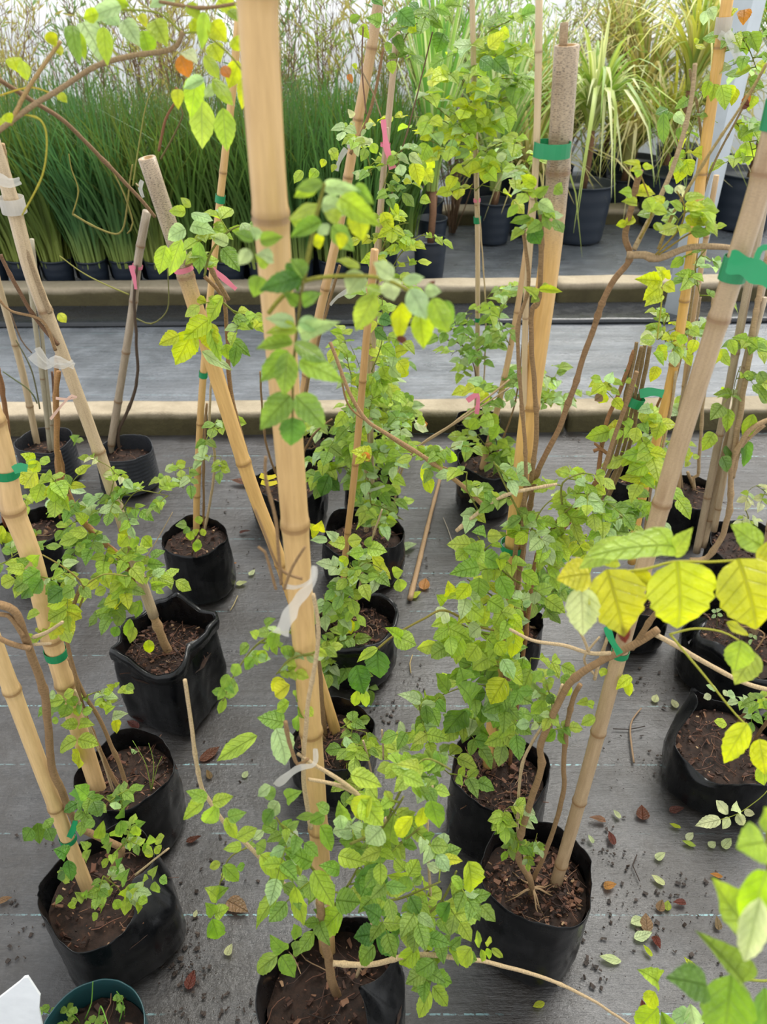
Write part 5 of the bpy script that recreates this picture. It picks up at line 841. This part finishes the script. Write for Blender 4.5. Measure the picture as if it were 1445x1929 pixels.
p.cane([908, 882, 930, 800, 962, 655, 990, 480, 1010, 300], 0.0105, (206, 168, 120), dY=0.02, aged=0.2, taper=0.7); p.stem([930, 870, 970, 760, 985, 640, 1000, 500], 0.003, 0.002, WOOD, dY=0.0)
p.leaves('''880 735 850 745 24 y;895 730 870 745 24 y;910 735 890 750 22 y;920 740 905 760 20 y;930 790 900 800 30 l;920 780 935 810 28 l;940 800 925 830 24 l;900 790 885 810 24 l;890 800 870 795 16 l''', -0.08, 0.03)
p.twig([930, 860, 900, 820, 880, 800], 0.0016, 6, 34, 24, 2, 'fresh', dY=-0.03); p.twig([940, 860, 960, 840, 970, 870], 0.0016, 5, 30, 20, 2, 'mid', dY=-0.02); p.twig([925, 760, 960, 730, 990, 700], 0.0016, 5, 40, 24, 2, 'fresh', dY=0.0); p.twig([970, 690, 1010, 700, 1060, 720], 0.0016, 7, 44, 22, 2, 'mid', dY=0.05); p.twig([1000, 750, 1040, 760, 1070, 740], 0.0016, 6, 44, 22, 2, 'fresh', dY=0.05); p.twig([960, 650, 940, 600, 960, 560], 0.0016, 4, 36, 20, 2, 'mid')
p = Plant('potted_vine', 'tall climbing vine on the thin upright cane with green ties near the kerb', 900, 790, 42, 860, seed=37, chips=20); P19 = p
p.cane([897, 790, 899, 700, 900, 550, 899, 400, 894, 200, 890, 20, 889, -60], 0.0085, (206, 180, 140), dY=0.0, aged=0.3, gap=0.3); p.stem([905, 790, 893, 690, 870, 650, 840, 640], 0.0026, 0.002, (120, 92, 70), dY=-0.02); p.stem([908, 800, 915, 600, 905, 430, 900, 380, 896, 250], 0.003, 0.002, PALE, dY=-0.02)
p.wrap(605, 4); p.wrap(412, 6, 0, grow=1.4); p.wrap(377, 3, 0, 'pink', 1.3)
for q in ([885, 690, 865, 660, 850, 670], [890, 640, 870, 620, 890, 590], [905, 640, 930, 600, 950, 580], [905, 580, 930, 545, 950, 540], [900, 660, 930, 640, 950, 650]): p.twig(q, 0.0016, 4, 34, 20, 2, 'mid', dY=-0.02)
for q in ([893, 330, 860, 290, 800, 260], [893, 280, 840, 230, 780, 220], [895, 250, 930, 200, 960, 180], [893, 200, 920, 120, 950, 90], [893, 300, 940, 270, 990, 260], [895, 360, 930, 330, 980, 310], [893, 260, 820, 200, 790, 180], [893, 220, 870, 150, 820, 130]): p.twig(q, 0.002, 5, 60, 27, 2, 'far', dY=-0.02, wr=0.72)
for q in ([895, 180, 930, 150, 1000, 150], [893, 100, 920, 60, 960, 40], [895, 130, 950, 110, 990, 90]): p.twig(q, 0.002, 5, 48, 30, 2, 'mid', dY=0.05, wr=0.7)
p.leaves('''920 90 950 60 34 y;930 110 960 140 30 G;905 110 930 130 32 G;940 60 960 70 24 y;900 120 915 145 28 l;925 125 940 110 26 y;950 95 930 85 22 l;875 200 895 215 24 y;895 190 900 170 26 y;900 205 915 220 26 y;905 300 915 330 26 y;920 310 945 325 20 y;935 300 955 290 18 c;925 320 920 335 12 r;790 310 775 340 28 y;810 320 800 350 26 l''', -0.1, 0.03)
# ------------------------------------------------------------------ small pot with weeds and the white tag, bottom left corner
p = Plant('potted_weeds', 'dark teal ribbed pot of clover weeds cut off by the bottom left edge', 172, 1950, 98, 2150, h=0.17, kind='pot_teal', seed=40, ragged=0.0, soil=0.05, taper=0.08, chips=20, cat='potted plant')
for i in range(11):
    x = U(105, 235); y = U(1885, 1945); b = onz(x, y + 20, p.sz); t = b + Vector((U(-.012, .012), U(-.01, .01), U(0.03, 0.055))); mb = MB(); mb.tube([b, b.lerp(t, .5) + rv(.003), t], 0.0009, 4); st = mb.build('weed_stalk', M['bark'], p.e, color=(110, 160, 50), origin=b)
    for j in range(3):
        a = U(0, 6.28); add_leaf(st, t, t + Vector((math.cos(a), math.sin(a), 0.15)) * 0.011, 0.012, UP + rv(.3), jc('g'), False, 'leaflet')
for q in ([160, 1920, 172, 1890, 175, 1850], [225, 1925, 232, 1890, 220, 1868], [185, 1925, 190, 1895, 205, 1935]): p.stem(q, 0.0012, 0.0006, (110, 165, 60), dY=-0.02, name='grass_weed', knob=0)
tb = onY(40, 1990, 0.47); mb = MB()
sil = [onY(x, y, 0.47) for (x, y) in ((46, 1840), (53, 1839), (76, 1874), (74, 1900), (66, 1990), (-25, 1990), (8, 1926), (38, 1848))]
bot = [sil[4].copy(), sil[5].copy()]
sil[4] = Vector((sil[4].x - 0.01, 0.47, 0.0)); sil[5] = Vector((sil[4].x - 0.055, 0.47, 0.0)); sil[6] = Vector((sil[5].x, 0.47, sil[6].z))
fr = [mb.add(v + Vector((0, -0.0015, 0))) for v in sil]; bk = [mb.add(v + Vector((0, 0.0015, 0))) for v in sil]
mb.f.append(tuple(fr)); mb.f.append(tuple(reversed(bk)))
for i in range(len(sil)): j = (i + 1) % len(sil); mb.f.append((fr[i], bk[i], bk[j], fr[j]))
props(mb.build('plant_tag', M['tag'], smooth=False), 'pointed white plastic plant tag in the bottom left corner', 'plant tag')
# ------------------------------------------------------------------ plants behind the far kerb
def blades(mb, c, n, hmin, hmax, spread, lean, wd, seed, seg=6, z0=0.0, droop=0.35):
    rnd = random.Random(seed)
    for i in range(n):
        a = rnd.uniform(0, 6.283); q = spread * math.sqrt(rnd.random()); b = c + Vector((q * math.cos(a), q * math.sin(a), z0)); h = rnd.uniform(hmin, hmax); d = Vector((math.cos(a + rnd.uniform(-.7, .7)), math.sin(a + rnd.uniform(-.7, .7)), 0)); le = lean * rnd.uniform(0.2, 1.2) * h
        pts = []; ws = []; sd = []; s0 = d.cross(UP).normalized(); tw = rnd.uniform(-1, 1)
        for k in range(seg + 1):
            t = k / seg; dr = droop * rnd.uniform(0.9, 1.1)
            pts.append(b + d * (le * t ** 1.6) + UP * (h * (t - dr * t ** 3 * le / max(h, .01) * 1.2))); ws.append(wd * (1 - t ** 2.2) * (0.6 + 0.4 * min(1, t * 5)) + 0.0006); sd.append((s0 * math.cos(tw * t) + d * math.sin(tw * t)).normalized())
        mb.strip(pts, ws, sd)
def small_pot(e, c, r, h, m, seed, ribs=True, name='plastic_pot'):
    mb = MB(); n = 32; prof = [(0, .003), (0.8, .002), (0.84, .01)]
    for i in range(1, 17): t = i / 16; prof.append(((0.84 + 0.16 * t) * (1 + (0.012 if ribs and i % 4 < 2 else 0)), 0.01 + (h - 0.01) * t))
    prof += [(1.04, h), (1.04, h + 0.008), (0.97, h + 0.008), (0.95, h - 0.03), (0.0, h - 0.03)]
    rows = [[mb.add(c + Vector((r * q * math.cos(2 * math.pi * k / n), r * q * math.sin(2 * math.pi * k / n), z))) for k in range(n)] for q, z in prof]
    for i in range(len(rows) - 1):
        for k in range(n): mb.f.append((rows[i][k], rows[i][(k + 1) % n], rows[i + 1][(k + 1) % n], rows[i + 1][k]))
    return mb.build(name, m, e)
gi = 0
gm = []
for k in range(4):
    mb = MB(); blades(mb, Vector(), 170, 0.55, 1.02, 0.085, 0.42, 0.0062, 50 + k); gm.append(mb.mesh('grass_blades', M['blade']))
for row in range(4):
    for i in range(13):
        X = -2.25 + 0.197 * i + (0.09 if row % 2 else 0) + U(-.012, .012); Y = 4.40 + 0.22 * row + U(-.01, .01)
        if X > 0.02 + 0.05 * row: continue
        c = Vector((X, Y, 0))
        e = empty('potted_grass', c, 'small dark pot of tall green strappy grass in the front row on the kerb' if row == 0 else 'tall green strappy grass clump in the rows behind the front grass pots', 'grass', 'grass pots in the front row' if row == 0 else 'grass pots in the back rows')
        if row < 2: small_pot(e, c, 0.086, 0.17, M['pot_blue'], i)
        o = bpy.data.objects.new('grass_blades', gm[(i + row * 3) % 4]); o.color = lin((90 + U(-14, 14), 118 + U(-12, 12), 60 + U(-10, 10))); o['kind'] = 'stuff'
        link(o, e, Matrix.Translation(c + Vector((0, 0, 0.14))) @ Matrix.Rotation(U(0, 6.28), 4, 'Z') @ Matrix.Scale(U(0.93, 1.05), 4))
# dry twiggy shrubs behind the grass
def shrub(x, y, h, spread, n, col, leafcol, label, seed):
    rnd = random.Random(seed); c = Vector((x, y, 0)); e = empty('twiggy_shrub', c, label, 'shrub', 'twiggy shrubs behind the tall grass'); mb = MB(); lb = MB()
    for i in range(n):
        a = rnd.uniform(0, 6.28); d = Vector((math.cos(a), math.sin(a), 0)); sp = spread * rnd.random(); H = h * rnd.uniform(0.6, 1.05); pts = [c + d * 0.03 * rnd.random()]
        for k in range(1, 7):
            t = k / 6; pts.append(c + d * sp * t ** 1.2 + Vector((rnd.uniform(-.02, .02), rnd.uniform(-.02, .02), H * t)))
        mb.tube(pts, [0.0055 * (1 - 0.8 * k / 6) for k in range(7)], 4)
        for k in range(2, 7):
            for _ in range(2):
                b = pts[k]; dd = Vector((rnd.uniform(-1, 1), rnd.uniform(-1, 1), rnd.uniform(0.3, 1.4))).normalized(); L_ = rnd.uniform(0.1, 0.3); q = b + dd * L_
                mb.tube([b, b.lerp(q, .5) + rv(.012), q], [0.0022, 0.0016, 0.0009], 3)
                for m_ in range(3):
                    f = b.lerp(q, rnd.uniform(.3, 1)); ld = (dd + Vector((rnd.uniform(-.8, .8), rnd.uniform(-.8, .8), rnd.uniform(-.4, .6)))).normalized() * rnd.uniform(.04, .08); sdv = ld.cross(Vector((0.2, 1, 0.1))).normalized()
                    lb.strip([f, f + ld * .5, f + ld], [0.0015, 0.005, 0.0006], [sdv] * 3)
    props(mb.build('twigs', M['bark'], e, color=col), kind='stuff'); props(lb.build('narrow_leaves', M['blade'], e, color=leafcol), kind='stuff')
for i in range(9):
    kx = -2.9 + 0.42 * i
    shrub(kx + U(-.1, .1), 5.7 + U(-.2, .3), 1.65 + U(-.15, .15), 0.55, 26, (150, 122, 98), ((150, 168, 84), (170, 160, 90), (120, 150, 90))[i % 3], 'dry twiggy shrub behind the tall grass, ' + ['at the far left edge', 'second from the left edge', 'above the left bare canes', 'above the pink-tied grey cane', 'left of the thickest cane', "just left of the thickest cane's top", "right of the thickest cane's top", "left of the long leaning cane's top", "right of the long leaning cane's top"][i], 70 + i)
for i in range(5): shrub(-2.8 + 1.05 * i, 6.7, 1.7, 0.7, 22, (160, 134, 110), (170, 176, 110), 'dry twiggy shrub behind the tall grass, ' + ['in the back row at the far left', 'in the back row above the bare branches', 'in the back row behind the thickest cane', 'in the back row right of the thickest cane', 'in the back row behind the striped plants'][i], 90 + i)
# strappy plants
def fountain(x, y, potr, poth, trunk, n, hmin, hmax, lean, wd, cols, label, seed, droop=0.6, name='strappy_plant', m='pot_blue', tr=0.025):
    c = Vector((x, y, 0)); e = empty(name, c, label, 'potted plant'); small_pot(e, c, potr, poth, M[m], seed)
    if trunk:
        mb = MB(); mb.tube([c + Vector((0, 0, poth - 0.04)), c + Vector((0.01, 0, poth + trunk * .5)), c + Vector((0.0, 0, poth + trunk))], tr, 9); mb.build('trunk', M['bark'], e, color=(138, 104, 80))
    for k, cc in enumerate(cols):
        mb = MB(); blades(mb, c, n // len(cols), hmin, hmax, 0.03, lean, wd, seed + k * 7, 7, poth + trunk - 0.03, droop); props(mb.build('strap_leaves', M['blade'], e, color=cc), kind='stuff')
def gx(px, py, z=0.0): q = onz(px, py, z); return q.x, q.y
VAR = [(150, 184, 90), (206, 214, 150), (110, 158, 70)]; YEL = [(196, 196, 92), (150, 170, 80), (214, 206, 130)]; DRY = [(190, 176, 110), (150, 160, 76), (206, 196, 140)]
fountain(*gx(808, 530), 0.095, 0.24, 0.30, 66, 0.7, 1.15, 0.30, 0.010, VAR, 'striped strappy plant on a thin trunk, nearest of the dark pots right of the grass', 101, 0.35, tr=0.02)
fountain(*gx(812, 478), 0.095, 0.22, 0.30, 66, 0.7, 1.2, 0.28, 0.010, VAR, 'striped strappy plant in the second dark pot right of the grass', 103, 0.3, tr=0.02)
fountain(*gx(806, 440), 0.1, 0.22, 0.3, 66, 0.8, 1.3, 0.35, 0.011, VAR, 'striped strappy plant in the third dark pot right of the grass', 105, 0.35, tr=0.02)
fountain(*gx(925, 455), 0.13, 0.26, 0.1, 90, 0.8, 1.35, 0.45, 0.011, [(176, 196, 130), (214, 220, 170), (130, 168, 84)], 'pale striped grass in the dark pot behind the tall thin cane', 107, 0.5)
fountain(*gx(1085, 450), 0.20, 0.36, 0.35, 120, 0.55, 0.9, 0.95, 0.017, [(176, 190, 100), (206, 210, 150), (140, 168, 76)], 'drooping pale strap-leaved plant in the big dark blue pot', 109, 1.1)
fountain(*gx(1250, 420), 0.22, 0.34, 0.55, 130, 0.6, 1.1, 0.75, 0.013, YEL, 'yellowing spiky plant in the dark pot left of the metal post', 111, 0.8)
fountain(*gx(1390, 425), 0.24, 0.36, 0.6, 120, 0.6, 1.0, 0.7, 0.014, [(120, 160, 60), (176, 190, 80), (90, 140, 50)], 'green spiky plant in the large dark pot right of the metal post', 113, 0.7)
fountain(*gx(1010, 400), 0.2, 0.3, 0.2, 130, 0.6, 1.1, 0.7, 0.013, DRY, 'dry straw coloured clump behind the speckled cane', 115, 0.9)
fountain(*gx(1180, 372), 0.2, 0.3, 0.3, 140, 0.7, 1.2, 0.8, 0.013, DRY, 'tall dry strap-leaved clump between the two dark pots', 117, 0.8)
fountain(*gx(1330, 370), 0.2, 0.3, 0.6, 130, 0.7, 1.1, 0.7, 0.013, YEL, 'tall yellow strappy clump behind the metal post', 119, 0.7)
for i, X in enumerate((0.75, 1.3, 1.9, 2.5)): shrub(X, 6.9 + 0.2 * (i % 2), 1.55, 0.5, 16, (150, 130, 100), (150, 176, 90), 'thin twiggy shrub before the white plastic, ' + ['behind the tall thin cane', "behind the speckled cane's top", "left of the metal post's top", "right of the metal post's top"][i], 130 + i)
for i, (px_, py_, tk, n_, h0, h1, cols_, lab) in enumerate(((1130, 352, 0.5, 150, 0.7, 1.2, DRY, 'tall straw coloured clump far behind the speckled cane'), (1445, 360, 0.7, 150, 0.6, 1.1, [(110, 150, 56), (160, 180, 70), (196, 190, 100)], 'dense green spiky clump in the far right corner'), (1265, 345, 0.7, 150, 0.7, 1.2, YEL, 'tall yellow-green arching clump at the back left of the post'), (960, 372, 0.2, 110, 0.8, 1.3, VAR, 'pale striped clump at the back behind the tall thin cane'), (890, 395, 0.2, 100, 0.8, 1.3, [(120, 156, 90), (170, 190, 110), (96, 140, 70)], 'green arching clump behind the striped strappy plants'))):
    fountain(*gx(px_, py_), 0.18, 0.3, tk, n_, h0, h1, 0.8, 0.014, cols_, lab, 150 + i * 3, 0.8)
for i, (px_, py_, tk, n_, h0, h1, cols_, lab) in enumerate(((985, 440, 0.08, 120, 0.5, 0.95, DRY, 'low straw clump just left of the speckled cane, by the far kerb'), (1165, 400, 0.12, 130, 0.6, 1.05, DRY, 'low straw clump right of the big dark blue pot'), (1236, 394, 0.2, 130, 0.6, 1.0, YEL, 'yellowish clump behind the lime shoots left of the post'), (1045, 372, 0.1, 130, 0.7, 1.1, [(160, 176, 96), (196, 200, 130), (120, 150, 70)], 'grey-green clump directly behind the speckled cane'), (1320, 395, 0.3, 130, 0.6, 1.0, DRY, 'straw clump directly behind the metal post'))):
    fountain(*gx(px_, py_), 0.12, 0.24, tk, n_, h0, h1, 0.95, 0.013, cols_, lab, 180 + i * 3, 0.9)
# metal post
b = onz(1276, 592); mb = MB(); rt = Matrix.Rotation(math.radians(38), 3, 'Z'); a = 0.052
mb.box(Vector((b.x, b.y, 1.3)), rt @ Vector((a, 0, 0)), rt @ Vector((0, a, 0)), Vector((0, 0, 1.3)))
props(mb.build('metal_post', M['steel'], smooth=False), 'square galvanised metal post standing by the far kerb', 'post')
# ------------------------------------------------------------------ things lying on the mat
def fallen(px, py, ln, ang, wr, ch, label, curl=0):
    b = onz(px, py, 0.006); k = mpp(b); L_ = ln * k; a = math.radians(ang); d = Vector((math.cos(a), math.sin(a), 0.12)); o = bpy.data.objects.new('fallen_leaf', BIG[(int(px) + int(py)) % 7]); o.color = jc(ch, 6)
    y = d.normalized(); z = (UP - y * UP.dot(y)).normalized(); x = y.cross(z); st = b - y * L_ * .5; wd = L_ * wr; zs = L_ * .5
    Mw = Matrix(((x.x * wd, y.x * L_, z.x * zs, st.x), (x.y * wd, y.y * L_, z.y * zs, st.y), (x.z * wd, y.z * L_, z.z * zs, 0.004), (0, 0, 0, 1)))
    link(o, None, Mw); props(o, label, 'leaf', 'fallen leaves on the mat')
FL = [(1200, 1735, 30, 200, .7, 'c', 'pale yellow fallen leaf touching a brown one, lower right mat'), (1218, 1738, 36, 80, .65, 'b', 'brown fallen leaf beside the pale yellow pair, lower right mat'), (1212, 1762, 38, 15, .5, 'c', 'cream fallen leaf directly below the brown leaf of the cluster'), (1238, 1775, 26, 280, .6, 'r', 'dark red-brown fallen leaf right of the cream leaf cluster'),
      (1245, 1612, 24, 30, .6, 'c', 'cream fallen leaf lying alone high on the right mat'), (1240, 1657, 28, 140, .5, 'c', 'pale folded fallen leaf below the lone cream leaf'), (1150, 1668, 26, 10, .6, 'o', 'orange and yellow curled fallen leaf right of the root clump bag'), (1245, 1705, 24, 60, .7, 'b', 'brown half of the curled leaf pair on the right mat'), (1258, 1705, 20, 70, .7, 'l', 'yellow-green half of the curled leaf pair on the right mat'),
      (1150, 1806, 42, 170, .4, 'c', 'crumpled cream fallen leaf right of the root clump bag base'), (1302, 1820, 38, 120, .4, 'y', 'long yellow fallen leaf near the corner shoot'), (1220, 1790, 24, 120, .4, 'y', 'thin yellow fallen leaf below the cluster on the right'), (1210, 1530, 30, 80, .8, 'r', 'red-brown flattened fallen leaf near the peaked bag'), (1275, 1525, 30, 10, .5, 'r', 'rust coloured fallen leaf at the foot of the peaked bag'), (1162, 1533, 20, 120, .5, 'c', 'small cream fallen leaf left of the red-brown flattened leaf'), (1113, 1580, 18, 110, .5, 'c', 'small cream fallen leaf beside the rim of the root clump bag'),
      (1152, 1578, 28, 100, .5, 'r', 'dark red crumpled fallen leaf right of the root clump bag rim'), (1125, 1543, 32, 170, .4, 'b', 'curled brown fallen leaf above the root clump bag'), (1300, 1575, 22, 40, .6, 'c', 'cream fallen leaf left of the pale drooping spray'), (1298, 1588, 26, 160, .4, 'l', 'green-yellow fallen leaf under the cream one near the spray'), (1342, 1590, 18, 30, .8, 'c', 'small round cream fallen leaf under the pale spray'), (1370, 1588, 28, 40, .6, 'c', 'torn cream fallen leaf right of the small round one under the spray'), (1272, 1555, 22, 160, .4, 'y', 'narrow yellow fallen leaf above the cream and green pair'), (1350, 1648, 24, 170, .4, 'o', 'small orange fallen leaf beside the corner shoot'), (1280, 1700, 26, 180, .5, 'r', 'dark red fallen leaf left of the corner shoot'), (1352, 1738, 26, 80, .5, 'b', 'brown fallen leaf next to the corner shoot'), (1212, 1895, 24, 90, .5, 'r', 'dark brown fallen leaf near the bottom right edge'), (1015, 1892, 26, 200, .5, 'y', 'yellow-green fallen leaf below the root clump bag'),
      (448, 1708, 52, 330, .6, 'b', 'large tan dry fallen leaf left of the front centre bag'), (432, 1788, 22, 70, .7, 'c', 'small cream fallen leaf below the large tan dry one'), (368, 1720, 14, 80, .6, 'c', 'tiny cream fallen leaf left of the large tan dry one'), (462, 1458, 16, 60, .8, 'c', 'pale fallen leaf below the upright dry twig in the centre left'), (393, 1458, 22, 120, .5, 'b', 'brown fallen leaf beside the upright dry twig'), (395, 1420, 44, 40, .5, 'r', 'dark red fallen leaf below the square open bag'), (10, 1695, 26, 20, .5, 'b', 'tan fallen leaf at the left edge'), (360, 1845, 34, 80, .6, 'r', 'dark red-brown fallen leaf below the crumpled bag'), (250, 1365, 30, 150, .5, 'r', 'brown fallen leaf under the square open bag'), (365, 1580, 30, 20, .4, 'r', 'brown fallen leaf right of the thick pale cane bag'),
      (455, 1098, 22, 10, .6, 'c', 'cream fallen leaf right of the small round mossy bag'), (440, 1062, 14, 20, .5, 'o', 'small orange fallen leaf beside the small round mossy bag'), (462, 1002, 22, 10, .4, 'r', 'small red-brown fallen leaf in the centre left aisle'), (475, 1078, 18, 60, .6, 'c', 'pale fallen leaf in the aisle behind the thickest cane'), (455, 910, 46, 170, .4, 'r', 'rusty fallen debris leaf near the leaning cut-topped cane'), (800, 1100, 30, 80, .7, 'o', 'orange and yellow fallen leaf by the cane lying on the mat'), (785, 1120, 24, 40, .6, 'y', 'yellow fallen leaf left of the orange one by the lying cane'), (770, 1030, 34, 20, .7, 'p', 'pale green fallen leaf left of the lying cane'), (1190, 1295, 18, 100, .4, 'c', 'small cream fallen leaf below the blurred yellow leaves'), (1235, 1315, 20, 60, .7, 'c', 'pale fallen leaf at upper right on mat near the shiny crinkled bag'), (1270, 1325, 20, 100, .7, 'c', 'pale fallen leaf right beside another one near the shiny bag'), (1125, 815, 22, 20, .5, 'l', 'green fallen leaf on the mat before the right kerb'), (875, 1030, 14, 80, .5, 'c', 'small pale fallen leaf in the aisle left of the lush vine'), (690, 1395, 18, 60, .5, 'o', 'small orange leaf beside the bag behind the thickest cane')]
for f in FL[:-1]: fallen(*f)
def stick(px, r0, r1, label, col, hollow=False, z=0.0):
    pts = []
    for i in range(0, len(px), 2):
        q = onz(px[i], px[i + 1], 0.004); pts.append((q.x, q.y, r0 + 0.003))
    ln = [Vector(q) for q in crom(pts, 0.02)]; n = len(ln); mb = MB(); mb.tube(ln, [(r0 + (r1 - r0) * i / (n - 1)) * (1.15 if i % 7 == 3 else 1) for i in range(n)], 8)
    props(mb.build('fallen_stick', M['bark'], color=col), label, 'stick')
stick([772, 1132, 785, 1080, 808, 985, 828, 908], 0.0085, 0.006, 'dry bamboo stick lying on the mat in the centre aisle', (176, 148, 116))
stick([1194, 1437, 1187, 1380, 1192, 1355, 1208, 1335], 0.0024, 0.0018, 'thin curved twig lying on the mat on the right', (160, 136, 110))
stick([1155, 1373, 1185, 1374, 1215, 1368], 0.0012, 0.001, 'dark thin twig crossing the curved one on the right', (60, 50, 46))
stick([858, 1040, 845, 1000, 835, 975], 0.0014, 0.001, 'thin pale stalk on the mat beside the lying cane', (200, 190, 176))
stick([774, 1268, 772, 1250, 777, 1234], 0.0016, 0.0012, 'short straw on the mat right of the shiny turned rim bag', (190, 170, 120))
stick([1200, 1610, 1192, 1630, 1205, 1660], 0.0012, 0.001, 'dark stalk on the right mat above the curled leaves', (70, 60, 56))
stick([434, 1150, 440, 1140, 448, 1122], 0.0012, 0.001, 'short pale straw beside the small round mossy bag', (196, 180, 130))
# crumbs of dirt and shredded leaf
mb = MB(); rnd = random.Random(5)
spots = [(1190, 1440, 60, 60, 60), (1160, 1600, 60, 60, 50), (1210, 1680, 80, 60, 70), (1180, 1760, 90, 60, 80), (1100, 1840, 60, 40, 60), (730, 1350, 40, 30, 60), (350, 1800, 40, 60, 120), (370, 1850, 60, 60, 60), (420, 1420, 60, 40, 30), (470, 1070, 50, 60, 40), (830, 1060, 60, 60, 60), (1240, 1290, 60, 30, 50), (770, 1280, 40, 40, 30), (1150, 820, 80, 20, 30), (60, 1560, 60, 60, 30), (30, 1750, 40, 60, 40), (400, 1640, 60, 60, 40), (860, 1700, 40, 60, 40), (440, 1900, 60, 40, 50), (1300, 1680, 80, 60, 60), (450, 960, 60, 40, 30), (1330, 1850, 60, 60, 40)]
for (sx, sy, rx, ry, n) in spots:
    for _ in range(int(n * 0.8)):
        q = onz(sx + rnd.gauss(0, rx * .6), sy + rnd.gauss(0, ry * .6), 0); s_ = 0.0006 + 0.004 * rnd.random() ** 3; x = Vector((rnd.uniform(-1, 1), rnd.uniform(-1, 1), rnd.uniform(-.2, .2))).normalized(); y = x.cross(UP).normalized()
        mb.box(q + UP * 0.002, x * s_, y * s_ * rnd.uniform(.3, .8), UP * 0.0008)
        for i_ in range(-8, 0): mb.v[i_] = mb.v[i_] + Vector((rnd.uniform(-1, 1), rnd.uniform(-1, 1), 0)) * s_ * 0.5
props(mb.build('dirt_crumbs', M['crumb'], smooth=False), 'dark crumbs of dirt and shredded leaf on the mat', 'dirt', None, 'stuff')
